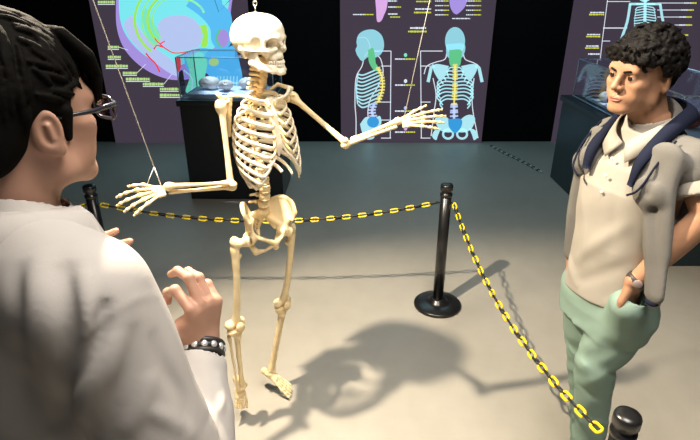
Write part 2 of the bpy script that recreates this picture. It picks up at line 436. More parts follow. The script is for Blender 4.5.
def spine(pts, w0, w1, col, n, name):
    q = spline([(x, y, 0) for x, y in pts], 8); a = Ink(.002)
    a.line([(x, y) for x, y in pts], w0 * .7, 6)
    for i in range(n):
        p = q[int((len(q) - 1) * i / (n - 1))]; w = w0 + (w1 - w0) * i / (n - 1); a.fill([(p[0] - w, p[1] - .9), (p[0] + w, p[1] - 1.3), (p[0] + w, p[1] + .5), (p[0] - w, p[1] + .8)])
    a.done(name, col, pm)
spine([(378, 68), (382, 78), (382, 90), (378, 102)], 2.2, 3, 'spine', 13, 'chest_vertebrae')
spine([(455, 65), (455, 84), (454, 104)], 2.4, 2.8, 'spine', 15, 'chest_vertebrae')
spine([(374, 104), (372, 112), (375, 120)], 3.4, 4, 'lav', 6, 'loin_vertebrae')
spine([(454, 105), (454, 120)], 3.6, 4.2, 'lav', 6, 'loin_vertebrae')
a = Ink(.0016)
for i in range(10):
    y = 68 + i * 3.6; xw = 358 - (1.5 if 2 < i < 8 else 0)
    a.line([(380, y), (372, y + 3.5), (363, y + 7), (xw, y + 6 - (i > 6) * 2)], 1.5, 4)
a.line([(358, 74), (356.5, 88), (357.5, 104)], 1.2, 4)
a.done('rib_drawing', 'bone', pm)
a = Ink(.0016)
for sgn in (-1, 1):
    for i in range(10):
        y = 68 + i * 3.5; w = min(8 + 3.2 * i, 18 + (i > 7) * (-3))
        a.line([(455, y), (455 + sgn * w * .6, y - .5), (455 + sgn * w, y + 4), (455 + sgn * w * .82, y + 9)], 1.35, 4)
a.done('rib_drawing', 'bone', pm)
for sgn in (-1, 1):
    Ink(.0018).blob([(455 + sgn * 6, 66), (455 + sgn * 19, 64), (455 + sgn * 22, 69), (455 + sgn * 16, 80), (455 + sgn * 12, 78)]).line([(455 + sgn * 21, 65), (455 + sgn * 24, 68), (455 + sgn * 27, 82)], 3.2).done('shoulder_drawing', 'bone', pm)
Ink(.0018).blob([(360, 124), (366, 117), (374, 118), (380, 116), (381, 124), (374, 130), (374, 138), (366, 139), (362, 132)]).done('hip_drawing', 'bone', pm)
a = Ink(.0018)
for sgn in (-1, 1):
    a.blob([(455 + sgn * 1, 124), (455 + sgn * 10, 116), (455 + sgn * 17, 115), (455 + sgn * 20, 120), (455 + sgn * 15, 130), (455 + sgn * 4, 132)]); a.arc(455 + sgn * 7, 134, 5, 4.5, 0, 360, 2.2); a.blob([(455 + sgn * 14, 128), (455 + sgn * 20, 130), (455 + sgn * 23, 136), (455 + sgn * 19, 140), (455 + sgn * 17, 135)])
a.done('hip_drawing', 'bone', pm)
Ink(.0025).oval(373, 122, 6, 5.5).done('sacrum_drawing', 'blue', pm)
Ink(.0025).blob([(448, 119), (461, 119), (461, 127), (455, 133), (449, 127)]).done('sacrum_drawing', 'blue', pm)
a = Ink(.0012)
for x, s_ in ((391, -1), (420.5, 1)):
    a.line([(x, 51), (x - s_ * -.8, 138)], .8)
    for y in (51, 66, 102, 120, 138): a.line([(x, y), (x + s_ * (10 if y != 51 else 22), y)], .8)
    a.done('bracket_line', 'white', pm); a = Ink(.0012)
a = Ink(.0015); b = Ink(.0016)
for y in (59, 85, 111, 132): a.words(395, 405, y, 1.5); b.words(405.5, 415, y, 1.5)
for y, c in ((55, 'mint'), (81, 'white'), (108, 'lav'), (128.5, 'pink')): Ink(.0015).oval(405.5, y, 1.7, 2, 12).done('dot', c, pm)
a.words(410, 426, 28, 2); b.words(408, 427, 31.5, 2)
a.words(353, 364, 14.5, 1.2); b.words(364, 374, 14.5, 1.4); a.words(388, 395, 7, 1.4); b.words(395, 401, 7, 1.4); a.words(388, 398, 14, 1.4); b.words(390, 400, 17, 1.2)
a.words(415, 431, 9, 1.6); b.words(414, 431, 12.5, 1.8); a.words(388, 397, 1, 1.4); b.words(416, 431, 1.5, 1.6)
for k in range(4): a.words(435, 444, 1 + k * 4.6, 1.2); b.words(444, 449, 1 + k * 4.6, 1.2); a.words(466, 474, 1 + k * 4.6, 1.2); b.words(474, 481, 1 + k * 4.6, 1.2)
a.words(452, 470, 18.5, 1.2)
a.done('captions', 'white', pm); b.done('captions', 'yellow', pm)
Ink(.0015).blob([(374, -14), (388, -14), (387, 6), (384, 15), (381, 21), (377, 21), (376, 8)]).done('bone_drawing', 'pink', pm)
Ink(.0015).blob([(449, -12), (467, -12), (466, 4), (460, 12), (455, 14), (450, 6)]).done('bone_drawing', 'purple', pm)

# ---- right poster: whole skeleton from the front
pr = poster(at(564, 70, YP)[0], at(564, 70, YP)[0] + 1.75, 2.5, 'tall backlit poster with a full skeleton drawing, behind the curly haired person')
a = Ink(.001)
a.oval(644.5, -10, 9, 12)
a.line([(636, 4), (655, 4)], 1.6).line([(645, 0), (644.5, 34)], 3)
for sgn in (-1, 1):
    for i in range(8): a.line([(645, 6 + i * 2.7), (645 + sgn * (8 + min(i, 4) * .8), 7.5 + i * 2.7), (645 + sgn * 10, 10 + i * 2.7)], 1.1)
    a.line([(645 + sgn * 15, 4), (645 + sgn * 18, 22), (645 + sgn * 24, 40), (645 + sgn * 28, 60)], 2.6, 3)
    a.line([(645 + sgn * 2, 4), (645 + sgn * 16, 4)], 2.4)
    a.line([(645 + sgn * 8, 60), (644 + sgn * 9, 90), (642 + sgn * 8, 125)], 4)
a.blob([(632, 42), (645, 50), (657, 42), (655, 60), (645, 64), (634, 60)])
a.done('skeleton_drawing', 'bone', pr)
a = Ink(.0008); a.line([(608, -5), (602, 42), (600, 60)], .7); a.line([(607, 1.5), (630, 1.5)], .7); a.line([(603, 28), (627, 28)], 1); a.line([(602, 41), (610, 41)], .7); a.done('bracket_line', 'white', pr)
for x0, x1, ys in ((657, 690, (3, 10, 17, 25)), (664, 680, (35, 39, 43, 54, 58, 63))):
    for y in ys: Ink(.0008).line([(x0, y), (x1, y)], .7).done('pointer_line', 'white', pr)
a = Ink(.0012); b = Ink(.0013)
for x0, x1, y in ((589, 604, 14.5), (586, 600, 36.5), (585, 599, 48)): b.words(x0, x1, y, 1.7); a.words(x0 + 1, x1, y - 2, 1.4)
a.words(588, 600, 54, 1.6)
for x1, y in ((697, 3), (694, 10), (692, 17), (692, 25), (688, 35), (686, 39), (684, 43), (686, 54), (688, 58), (684, 63)): a.words(x1 - 13, x1 - 6, y, 1.4); b.words(x1 - 6, x1, y, 1.6)
a.done('captions', 'white', pr); b.done('captions', 'yellow', pr)

# ================================================================ DISPLAY TABLES WITH GLASS CASES
M_plinth = mat('black_laminate', (.012, .016, .02), .35, spec=.5, bump=(30, .05, .001))
M_teal = mat('dark_teal_laminate', (.010, .028, .036), .4, spec=.5, bump=(30, .05, .001))
M_glass = thin_glass('clear_acrylic', (.93, .97, 1.0))
M_edge = mat('acrylic_edge', (.45, .6, .7), .15, spec=.8)
M_cloth = mat('pale_display_cloth', (.62, .66, .78), .6, bump=(20, .4, .01))
M_spec = mat('pale_specimen_bone', (.78, .72, .66), .5, noise=(18, .3))
M_red = mat('red_brown_specimen', (.42, .10, .06), .45, noise=(25, .5))
def frame_pts(c, rot):
    cs, sn = math.cos(rot), math.sin(rot)
    return lambda x, y, z: V(c[0] + x * cs - y * sn, c[1] + x * sn + y * cs, z)
def table(c, rot, lx, ly, h, m, label):
    t = thing('display_table', (c[0], c[1], 0), label, 'table')
    MB().box((c[0] - lx / 2 + .02, c[1] - ly / 2 + .02, 0), (c[0] + lx / 2 - .02, c[1] + ly / 2 - .02, h - .05), rot, (c[0], c[1], 0)).build('plinth', m, t, False)
    tp = MB().box((c[0] - lx / 2, c[1] - ly / 2, h - .05), (c[0] + lx / 2, c[1] + ly / 2, h), rot, (c[0], c[1], 0)).build('table_top', m, t, False)
    for o in t.children:
        bv = o.modifiers.new('b', 'BEVEL'); bv.width = .006; bv.segments = 2
    return t
def case(c, rot, lx, ly, z0, h, label):
    t = thing('glass_case', (c[0], c[1], z0), label, 'display case')
    f = frame_pts(c, rot); w = .006
    def slab(x0, x1, y0, y1, a, b): return MB().box((c[0] + x0, c[1] + y0, a), (c[0] + x1, c[1] + y1, b), rot, (c[0], c[1], 0))
    for (x0, x1, y0, y1) in ((-lx / 2, lx / 2, -ly / 2, -ly / 2 + w), (-lx / 2, lx / 2, ly / 2 - w, ly / 2), (-lx / 2, -lx / 2 + w, -ly / 2 + w + .001, ly / 2 - w - .001), (lx / 2 - w, lx / 2, -ly / 2 + w + .001, ly / 2 - w - .001)):
        slab(x0, x1, y0, y1, z0 + .004, z0 + h).build('pane', M_glass, t, False)
    slab(-lx / 2, lx / 2, -ly / 2, ly / 2, z0 + h + .001, z0 + h + .007).build('lid', M_glass, t, False)
    e = MB()
    X, Yy = lx / 2 + .002, ly / 2 + .002
    for sx in (-1, 1):
        for sy in (-1, 1): e.tube([f(sx * X, sy * Yy, z0 + .004), f(sx * X, sy * Yy, z0 + h)], .005, 6)
    for zz in (z0 + .008, z0 + h + .004):
        e.tube([f(-X, -Yy, zz), f(X, -Yy, zz), f(X, Yy, zz), f(-X, Yy, zz)], .005, 6, closed=True)
    e.build('edge_trim', M_edge, t, False)
    return t
# left table (turned a little, its right end nearer)
cl, rl = (-1.03, 4.80), -math.radians(1)
HL = .906
table(cl, rl, .89, .60, HL, M_plinth, 'black display table behind the hanging skeleton')
case((cl[0] - .02, cl[1] + .03), rl, .80, .50, HL, .34, 'clear glass case standing on the black table behind the skeleton')
fl = frame_pts((cl[0] - .02, cl[1] + .03), rl)
o = MB()
o.add([fl(-.36, -.20, HL + .006), fl(.36, -.20, HL + .006), fl(.36, .20, HL + .006), fl(-.36, .20, HL + .006), fl(-.36, -.20, HL + .03), fl(.36, -.20, HL + .03), fl(.36, .20, HL + .03), fl(-.36, .20, HL + .03)], [[0, 3, 2, 1], [4, 5, 6, 7], [0, 1, 5, 4], [1, 2, 6, 5], [2, 3, 7, 6], [3, 0, 4, 7]])
o = o.build('display_board', M_cloth, None, False, origin=fl(0, 0, HL)); tag(o, 'pale blue board lying in the glass case behind the skeleton', 'board')
def lump(name, c, r, m, label, group, cat='specimen', seed=0, z0=0):
    rs = np.random.RandomState(seed); F = Field(V(*c) - r * 1.7, V(*c) + r * 1.7, r / 11)
    F.ell(c, (r, r * .75, r * .7), .01)
    for i in range(7):
        d = nrm(rs.normal(size=3)); d[2] *= .5; F.ell(V(*c) + d * r * .75, r * rs.uniform(.25, .5), r * .3)
    for i in range(4):
        d = nrm(rs.normal(size=3)); F.ell(V(*c) + d * r * .95, r * .22, r * .12, 'sub')
    v, f = F.surf(); v[:, 2] += z0 - v[:, 2].min()
    o = mesh_obj(name, v, f, m, None, True, origin=(c[0], c[1], z0)); return tag(o, label, cat, group)
sl = ['largest pale bone specimen at the left end of the case behind the skeleton', 'knobbly pale bone specimen second from left in the case behind the skeleton', 'third pale bone specimen from the left, right of the middle of the case', 'small pale bone specimen at the right end of the case behind the skeleton']
for i, (x, y, r) in enumerate([(-.22, .02, .080), (-.05, -.06, .065), (.11, .03, .065), (.26, -.02, .055)]):
    lump('bone_specimen', fl(x, y, HL + .1), r, M_spec, sl[i], 'pale specimens in the left case', seed=3 + i, z0=HL + .0305)
# right table
cr, rr_ = (2.45, 4.20), -math.radians(90)
HR = .83
table(cr, rr_, 1.90, .84, HR, M_teal, 'dark teal display table behind the curly haired person')
case((cr[0] + .0, cr[1] + .02), rr_, 1.70, .66, HR, .34, 'clear glass case standing on the dark teal table at right')
fr = frame_pts((cr[0], cr[1] + .02), rr_)
o = MB().add([fr(x, y, z) for z in (HR + .006, HR + .03) for x, y in ((-.70, -.27), (.70, -.27), (.70, .27), (-.70, .27))], [[0, 3, 2, 1], [4, 5, 6, 7], [0, 1, 5, 4], [1, 2, 6, 5], [2, 3, 7, 6], [3, 0, 4, 7]])
o = o.build('display_board', M_cloth, None, False, origin=fr(0, 0, HR)); tag(o, 'pale board lying in the glass case on the dark teal table', 'board')
rl_ = ['red brown specimen at the left end of the teal table case', 'pale bone coloured specimen between two red brown ones in the teal table case', 'red brown specimen in the teal table case, close beside the face', 'red brown specimen in the teal table case, right of the curly head']
for i, (x, y, r) in enumerate([(-.63, -.20, .06), (-.47, -.21, .055), (-.31, -.20, .06), (.45, 0, .07)]):
    lump('organ_specimen', fr(x, y, HR + .1), r, M_red if i != 1 else M_spec, rl_[i], 'specimens in the right case', seed=20 + i, z0=HR + .0305)

# ================================================================ BARRIER: STANCHIONS AND CHAINS
M_post = mat('black_plastic_post', (.012, .012, .013), .28, spec=.6, bump=(60, .03, .001))
M_yel = mat('yellow_plastic_link', (.95, .70, .012), .4, noise=(30, .1))
M_blk = mat('black_plastic_link', (.015, .015, .015), .4)
M_pale = mat('dull_white_plastic_link', (.75, .80, .75), .5)
def stanchion(x, y, label, rb=.145, rp=.031):
    t = thing('stanchion', (x, y, 0), label, 'barrier post', 'black barrier posts')
    MB().lathe([(.02, .0), (rb - .004, .0), (rb, .006), (rb, .016), (rb - .006, .022), (rb * .55, .030), (rp * 1.6, .036), (rp * 1.5, .055), (rp * .9, .058)], (x, y, 0), 48).build('base', M_post, t)
    MB().lathe([(rp * .8, .055), (rp, .056), (rp, .735), (rp * .8, .736)], (x, y, 0), 28).build('pole', M_post, t)
    MB().lathe([(rp * .7, .73), (rp * 1.12, .732), (rp * 1.12, .748), (rp * .86, .752), (rp * .86, .766), (rp * 1.14, .770), (rp * 1.14, .796), (rp * 1.05, .803), (rp * .4, .806)], (x, y, 0), 28).build('cap', M_post, t)
    e = MB()
    for s_ in (-1, 1):
        e.tube([(x + s_ * rp * .8, y - .012, .69), (x + s_ * (rp + .008), y - .012, .69), (x + s_ * (rp + .008), y + .006, .69), (x + s_ * rp * .8, y + .006, .69)], .003, 6)
    e.build('chain_hook', M_post, t)
    return t
SL, SM, SR = (-1.452, 2.76), (.543, 2.78), (.735, 1.06)
stanchion(*SL, 'farthest left black barrier post, just showing above the white coat shoulder')
stanchion(*SM, 'black barrier post standing clear on its round base in mid floor')
stanchion(*SR, 'nearest black barrier post, only its top showing at the bottom edge of the photo')
def link_mesh(name, m, L=.056, W=.030, r=.0045):
    pts = []
    R_ = W / 2 - r; s_ = L / 2 - r - R_
    for i in range(9): a = -PI / 2 + PI * i / 8; pts.append((s_ + R_ * math.cos(a), R_ * math.sin(a), 0))
    for i in range(9): a = PI / 2 + PI * i / 8; pts.append((-s_ + R_ * math.cos(a), R_ * math.sin(a), 0))
    o = MB().tube(pts, r, 8, closed=True, up=(0, 0, 1)); me = bpy.data.meshes.new(name)
    me.from_pydata(np.concatenate(o.v).tolist(), [], o.f); me.polygons.foreach_set('use_smooth', [True] * len(me.polygons)); me.materials.append(m); return me
LM = [link_mesh('yellow_link', M_yel), link_mesh('black_link', M_blk), link_mesh('pale_link', M_pale)]
def chain(pts, label, cols=(0, 1), flatlie=False, group=None):
    """links laid end to end along the curve, every second one turned a quarter"""
    A = np.asarray(pts); d = np.r_[0, np.cumsum(np.linalg.norm(np.diff(A, axis=0), axis=1))]
    n = max(2, int(round(d[-1] / .0455))); t = thing('barrier_chain', A[len(A) // 2], label, 'chain', group)
    base = np.array(t.location)
    for i in range(n):
        s_ = d[-1] * (i + .5) / n; p = V(*[np.interp(s_, d, A[:, j]) for j in range(3)])
        q = V(*[np.interp(min(s_ + .01, d[-1]), d, A[:, j]) for j in range(3)]) - V(*[np.interp(max(s_ - .01, 0), d, A[:, j]) for j in range(3)])
        X = nrm(q); ref = V(0, 0, 1) if abs(X[2]) < .95 else V(0, 1, 0)
        S = nrm(np.cross(ref, X)); U = np.cross(X, S)
        tw = (PI / 4 + .25 * math.sin(i * 1.7)) + (i % 2) * PI / 2
        if flatlie: tw = .35 * math.sin(i * 2.1) + (0 if i % 2 else .75)
        Y_ = S * math.cos(tw) + U * math.sin(tw); Z_ = np.cross(X, Y_)
        o = bpy.data.objects.new('chain_link', LM[cols[i % 2]]); C.objects.link(o); o.parent = t
        Mx = Matrix(((X[0], Y_[0], Z_[0], p[0] - base[0]), (X[1], Y_[1], Z_[1], p[1] - base[1]), (X[2], Y_[2], Z_[2], p[2] - base[2]), (0, 0, 0, 1)))
        o.matrix_local = Mx
    return t
def sag(a, b, s, n=60):
    a, b = V(*a), V(*b); t = np.linspace(0, 1, n)[:, None]
    p = a + (b - a) * t; p[:, 2] -= s * 4 * (t * (1 - t))[:, 0]; return p
chain(sag((SL[0] + .045, SL[1] - .004, .69), (SM[0] - .045, SM[1] - .004, .695), .11), 'long yellow and black chain sagging behind the skeleton between two posts')
chain(sag((SM[0] + .045, SM[1] - .01, .69), (SR[0] - .03, SR[1] + .05, .69), .13), 'yellow and black chain running past the green trousers to the nearest post')
chain(sag((SL[0] - .045, SL[1] - .004, .69), (SL[0] - .55, SL[1] + .05, .60), .06), 'short piece of yellow chain left of the far post, beside the coat collar')
chain(spline([(1.70, 6.20, .012), (1.78, 5.93, .012), (1.90, 5.6, .012), (2.0, 5.24, .012)], 14), 'dark and pale chain lying on the floor beside the teal table', (1, 2), True)
# ================================================================ HANGING SKELETON
M_bone = mat('cream_bone', (.90, .74, .45), .5, spec=.3, noise=(22, .22, (.82, .62, .34)), bump=(90, .25, .002))
M_bone2 = mat('white_rib_bone', (.93, .84, .66), .5, spec=.3, noise=(22, .16), bump=(90, .2, .002))
M_cart = mat('yellow_cartilage', (.80, .66, .36), .5, spec=.3)
M_disc = mat('amber_disc', (.62, .36, .14), .5, spec=.3)
M_tooth = mat('ivory_tooth', (.86, .80, .66), .3)
M_steel = mat('bright_steel', (.6, .6, .6), .3, metal=1)
M_wire = mat('white_wire', (.9, .9, .88), .5)
YS = 1.88
YAW = math.radians(44)
sF, sR = V(math.sin(YAW), -math.cos(YAW), 0), V(-math.cos(YAW), -math.sin(YAW), 0)
sC = at(265, 150, YS); sC[2] = 0
SK = thing('anatomical_skeleton', (sC[0], sC[1], 0), 'life size cream anatomical skeleton hanging by wires with both arms held out', 'skeleton')
def T(r, f, z): return sC + r * sR + f * sF + V(0, 0, z)
UP = V(0, 0, 1)
BF = np.array([sR, sF, UP])
# ---- spine
def vert_local(w, d, h, sp, tv, seed):
    """one vertebra: body, arch, spinous and transverse processes; f points forward"""
    F = Field((-tv - .01, -d - sp - .02, -.03), (tv + .01, d + .01, .02), .0024)
    F.ell((0, 0, 0), (w, d, h * .62), .002).cap((0, 0, h * .42), (0, 0, h * .43), w * .9, None, .002, 'add', (UP, .18)).cap((0, 0, -h * .42), (0, 0, -h * .43), w * .9, None, .002, 'add', (UP, .18))
    for s_ in (-1, 1):
        F.cap((s_ * w * .6, -d * .6, .002), (s_ * w * .55, -d - .012, .002), .005, .005, .004)
        F.cap((s_ * w * .5, -d - .012, .002), (s_ * tv, -d - .016, .004), .0055, .0045, .004)
    F.cap((0, -d - .014, 0), (0, -d - sp, -.014), .0055, .005, .005)
    return F.surf()
zs, fs, lev = [], [], []
for i in range(7): zs.append(1.598 - i * .0172); fs.append(.036 - i * .0062 + .005 * math.sin(i / 6 * PI))
for i in range(12): t = i / 11; zs.append(1.472 - i * .0232); fs.append(-.024 - .014 * min(1, i / 3) - .032 * math.sin(t * PI))
for i in range(5): t = i / 4; zs.append(1.185 - i * .0325); fs.append(-.034 + .014 * math.sin(t * PI))
fam = [vert_local(.012, .009, .0125, .022, .024, 0), vert_local(.014, .013, .019, .034, .028, 1), vert_local(.022, .016, .026, .032, .037, 2)]
for i, (z, f) in enumerate(zip(zs, fs)):
    k = 0 if i < 7 else 1 if i < 19 else 2
    v, q = fam[k]; sc = 1 + (.03 * (i - 12) if k == 1 else 0) * .6 + (.12 if k == 2 else .32 if k == 0 else 0)
    W = np.array([T(*(p * sc + V(0, f, z))) for p in v])
    vo = mesh_obj('vertebra', W, q, M_bone, SK)
    zn = zs[i + 1] if i + 1 < len(zs) else z - .03; fn = fs[i + 1] if i + 1 < len(fs) else f
    F = MB(); r = (.0155, .014, .0225)[k]
    F.ball(T(0, (f + fn) / 2, (z + zn) / 2), (r, r * .85, .0055 if k < 2 else .008), 6, BF)
    F.build('spinal_disc', M_disc, vo)
# ---- sternum
F = Field(T(0, .03, 1.29) - .13, T(0, .03, 1.40) + .13, .003)
ST0, ST1, ST2, ST3 = T(0, .048, 1.452), T(0, .066, 1.408), T(0, .086, 1.315), T(0, .086, 1.275)
F.cap(ST0, ST1, .024, .017, .01, 'add', (sF, .35)).cap(ST1, ST2, .016, .019, .01, 'add', (sF, .4)).cap(ST2, ST3, .012, .005, .01, 'add', (sF, .5))
F.build('sternum', M_bone2, SK)
# ---- ribs
AW = [.058, .086, .104, .116, .125, .130, .133, .134, .131, .124, .108, .088]
BW = [.046, .066, .078, .086, .091, .095, .098, .100, .098, .092, .082, .070]
DR = [.022, .036, .052, .064, .076, .086, .096, .104, .106, .102, .080, .052]
EN = [.90, .90, .89, .88, .86, .83, .79, .74, .70, .65, .50, .36]
SZ = [1.446, 1.426, 1.402, 1.378, 1.354, 1.332, 1.312]
for sg in (-1, 1):
    tips = []
    for i in range(12):
        z0 = zs[7 + i] + .006; f0 = fs[7 + i] - .012
        fc = f0 + BW[i]; n = 26; pts = []
        for k in range(n):
            th = PI * EN[i] * k / (n - 1) + .10
            t = k / (n - 1)
            pts.append(T(sg * (AW[i] * math.sin(min(th, PI)) * (1 - .10 * t)), fc - BW[i] * math.cos(th) * 1.02, z0 + .006 * math.sin(t * PI) - DR[i] * t ** 1.25 * (1.0)))
        rad = np.full(n, .0078); rad[:2] = .005; rad[-3:] = .0082
        if i == 0: rad *= 1.1
        rb = MB().tube(np.array(pts), rad, 8, flat=(.5, 1.0), up=UP).build('rib', M_bone2, SK)
        tips.append(pts[-1])
        end = pts[-1]
        if i < 7:
            tgt = T(sg * .014, .052 + .036 * min(i / 5, 1), SZ[i])
            mid = (end + tgt) / 2 + sF * .012 + UP * (-.010 if i > 2 else 0)
            MB().tube(spline([end, mid, tgt], 6), .0058, 8, flat=(.7, 1), up=UP).build('costal_cartilage', M_cart if i < 6 else M_bone2, rb)
        elif i < 10:
            tgt = (tips[i - 1] * .30 + T(sg * (.020 + .02 * (i - 7)), .094 - .004 * (i - 7), 1.300 - .026 * (i - 7)) * .70)
            mid = (end + tgt) / 2 + sF * .008 - UP * .006
            MB().tube(spline([end, mid, tgt], 6), .0056, 8, flat=(.7, 1), up=UP).build('costal_cartilage', M_bone2, rb)
# ---- shoulder girdle
shR, shL = T(.152, -.018, 1.462), T(-.152, -.018, 1.446)
for sg, sh in ((1, shR), (-1, shL)):
    MB().tube(spline([T(sg * .018, .046, 1.462), T(sg * .06, .062, 1.476), T(sg * .105, .026, 1.492), sh - sR * sg * .012 + UP * .024], 8), [.009] + [.0065] * 23 + [.008], 10, flat=(1, .8)).build('clavicle', M_bone2, SK)
    F = Field(T(sg * .09, -.07, 1.40) - .16, T(sg * .09, -.07, 1.40) + .16, .003)
    a, b, c, g = T(sg * .062, -.098, 1.475), T(sg * .075, -.112, 1.325), T(sg * .115, -.088, 1.40), sh + sR * sg * -.022
    for t in np.linspace(0, 1, 9): F.cap(a + (b - a) * t, g + (b - g) * t * .8, .0045, .0055, .006)
    F.cap(a, b, .005, .005, .006).cap(g, b, .007, .006, .006).ell(g, (.011, .014, .017), .008)
    F.cap(T(sg * .066, -.108, 1.445), T(sg * .13, -.075, 1.488), .006, .006, .008).cap(T(sg * .13, -.075, 1.488), sh + UP * .030 - sF * .006, .007, .009, .006)
    F.cap(g + UP * .012, sh + sF * .026 + UP * .012 - sR * sg * .012, .006, .005, .006)
    F.build('scapula', M_bone, SK)
# ---- long bones
def bone(name, a, b, r0, r1, e0, e1, par, m=None, heads=(), h=.003, bow=None):
    """shaft from a to b with swollen ends and extra knobs (centre, radii)"""
    a, b = V(*a), V(*b); L = b - a; u = nrm(L)
    lo = np.minimum(a, b) - .06; hi = np.maximum(a, b) + .06
    F = Field(lo, hi, h)
    bw = V(0, 0, 0) if bow is None else V(*bow)
    pts = [a + L * t + bw * 4 * t * (1 - t) for t in (0, .14, .32, .5, .68, .86, 1)]
    F.chain(pts, [e0, r0 * 1.12, r0, r0 * .96, r1, r1 * 1.12, e1], .010)
    for c, r in heads: F.ell(c, r, .010)
    return F.build(name, m or M_bone, par)
def perp(u, ref): return nrm(ref - np.dot(ref, u) * u)
elR, wrR = at(231, 186, 1.735), at(168, 189, 1.585)
elL, wrL = at(347, 144, 1.83), at(398, 123, 1.86)
hrm = []
for sh, el, wr in ((shR, elR, wrR), (shL, elL, wrL)):
    u = nrm(el - sh); w = nrm(np.cross(u, nrm(wr - el)))     # hinge axis of the elbow
    bone('humerus', sh + u * .012, el - u * .012, .0098, .0098, .016, .012, SK, heads=[(sh, .021), (sh + u * .012 + w * .010, (.014, .014, .016)), (el + w * .018 - u * .006, .0125), (el - w * .018 - u * .006, .0125), (el - u * .004, .012)])
    v = nrm(wr - el)
    bone('ulna', el - v * .004 + w * .006 - UP * .004, wr - v * .008 - UP * .0125 + w * .004, .0072, .0058, .013, .0075, SK, heads=[(el - v * .012 + w * .006 + u * .004, .0125)])
    bone('radius', el + v * .022 - w * .006 + UP * .012, wr + UP * .010 - w * .004, .0064, .0075, .0105, .0125, SK, heads=[(wr + UP * .006, (.013, .012, .012))])
# ---- hands
def phal(F, a, b, r0, r1):
    a, b = V(*a), V(*b); F.cap(a, b, r0 * .72, r1 * .72, .002).ell(a, r0, .004).ell(b, r1 * .95, .004)
def hand(wr, u, n, th, spread, curl, name, sc=1.0):
    """u: along the hand, n: back of the hand, th: towards the thumb"""
    u = nrm(u); th = nrm(th - np.dot(th, u) * u); n = nrm(np.cross(u, th)) * np.sign(np.dot(np.cross(u, th), n) or 1)
    def H(a, b, c): return wr + (u * a + th * b + n * c) * sc
    F = Field(wr - .14, wr + .14, .0022)
    for a in (.012, .026):
        for k in range(4): F.ell(H(a + .002 * (k % 2), .016 - .011 * k, .002 - .001 * (k - 1.5) ** 2), .0072, .003)
    mcp = []
    for k in range(4):
        b0 = .017 - .011 * k; b1 = (.030, .010, -.009, -.028)[k] * spread; L = (.094, .096, .090, .083)[k]
        p = H(L, b1, .004); phal(F, H(.034, b0, .002), p, .0062, .0072); mcp.append(p)
    tb = H(.022, .022, -.006); tm = H(.060, .050 * spread, -.016); phal(F, tb, tm, .0068, .007)
    ho = F.build(name, M_bone, SK)
    for k in range(5):
        G_ = Field(wr - .24, wr + .24, .0024) if False else None
        if k < 4:
            base = mcp[k]; d = nrm(u + th * ((.18, .03, -.10, -.26)[k] * spread)); Ls = [(.040, .024, .018), (.044, .027, .019), (.041, .025, .018), (.033, .019, .016)][k]; cs = curl[k]
        else:
            base = tm; d = nrm(u * .85 + th * .40 * spread - n * .12); Ls = (.032, .026); cs = curl[4]
        p = base.copy(); segs = []
        for j, L in enumerate(Ls):
            a_ = cs[j]; d = nrm(d * math.cos(a_) - n * math.sin(a_)); q = p + d * L * sc; segs.append((p + d * .003, q - d * .001)); p = q
        allp = np.array([x for s_ in segs for x in s_]); G_ = Field(allp.min(0) - .014, allp.max(0) + .014, .002)
        for j, (x, y) in enumerate(segs): phal(G_, x, y, .0062 - .0007 * j, .0052 - .0007 * j)
        G_.build('finger' if k < 4 else 'thumb', M_bone, ho)
    return H
uR = at(126, 203, 1.50) - wrR
cur = [(.25, .35, .25), (.18, .3, .2), (.2, .3, .2), (.15, .3, .2), (.2, .25)]
HRt = hand(wrR + nrm(uR) * .008, uR, V(.0, -.25, 1), V(-.25, -.2, 1) * 0 + V(-.1, .55, .45), 1.15, cur, 'hand_bones', .84)
uL = at(442, 118, 1.86) - wrL
cur2 = [(.15, .2, .1), (.12, .2, .1), (.1, .2, .1), (.1, .2, .1), (.05, .1)]
HLt = hand(wrL + nrm(uL) * .008, uL, V(.2, -.6, .7), V(0, .5, .8), .9, cur2, 'hand_bones', .90)
# ---- pelvis
pz = .975
F = Field(T(0, 0, pz) - .2, T(0, 0, pz) + .2, .0032)
for sg in (-1, 1):
    crest = [T(sg * .040, -.072, pz + .035), T(sg * .070, -.070, pz + .085), T(sg * .108, -.030, pz + .108), T(sg * .130, .012, pz + .090), T(sg * .124, .048, pz + .050)]
    cs_ = spline(crest, 4); hub = T(sg * .088, .004, pz - .035)
    for p in cs_: F.cap(p, hub + (p - hub) * .25, .006, .009, .008)
    for i in range(len(cs_) - 1): F.cap(cs_[i], cs_[i + 1], .0088, None, .006)
    F.cap(crest[-1], T(sg * .112, .046, pz + .018), .008, .009, .01)      # front spines
    F.ell(T(sg * .092, .008, pz - .040), (.032, .030, .032), .012)
    ax = nrm(sR * sg + sF * .35 - UP * .35)
    F.ell(T(sg * .092, .008, pz - .040) + ax * .026, .024, .006, 'sub')
    F.chain([T(sg * .080, .022, pz - .030), T(sg * .045, .062, pz - .042), T(sg * .008, .074, pz - .058)], [.011, .009, .011], .008)   # upper pubic branch
    F.chain([T(sg * .008, .072, pz - .068), T(sg * .035, .046, pz - .100), T(sg * .056, .004, pz - .118)], [.009, .007, .013], .008)
    F.chain([T(sg * .056, .0, pz - .118), T(sg * .075, -.012, pz - .080), T(sg * .085, -.008, pz - .045)], [.014, .013, .015], .010)
    F.chain([T(sg * .07, -.03, pz - .03), T(sg * .045, -.066, pz + .02)], [.012, .014], .012)
    F.chain([T(sg * .088, .01, pz - .02), T(sg * .062, -.03, pz + .0), T(sg * .040, -.055, pz + .02)], [.010, .009, .011], .012)
F.ell(T(0, .074, pz - .064), (.012, .012, .019), .006)
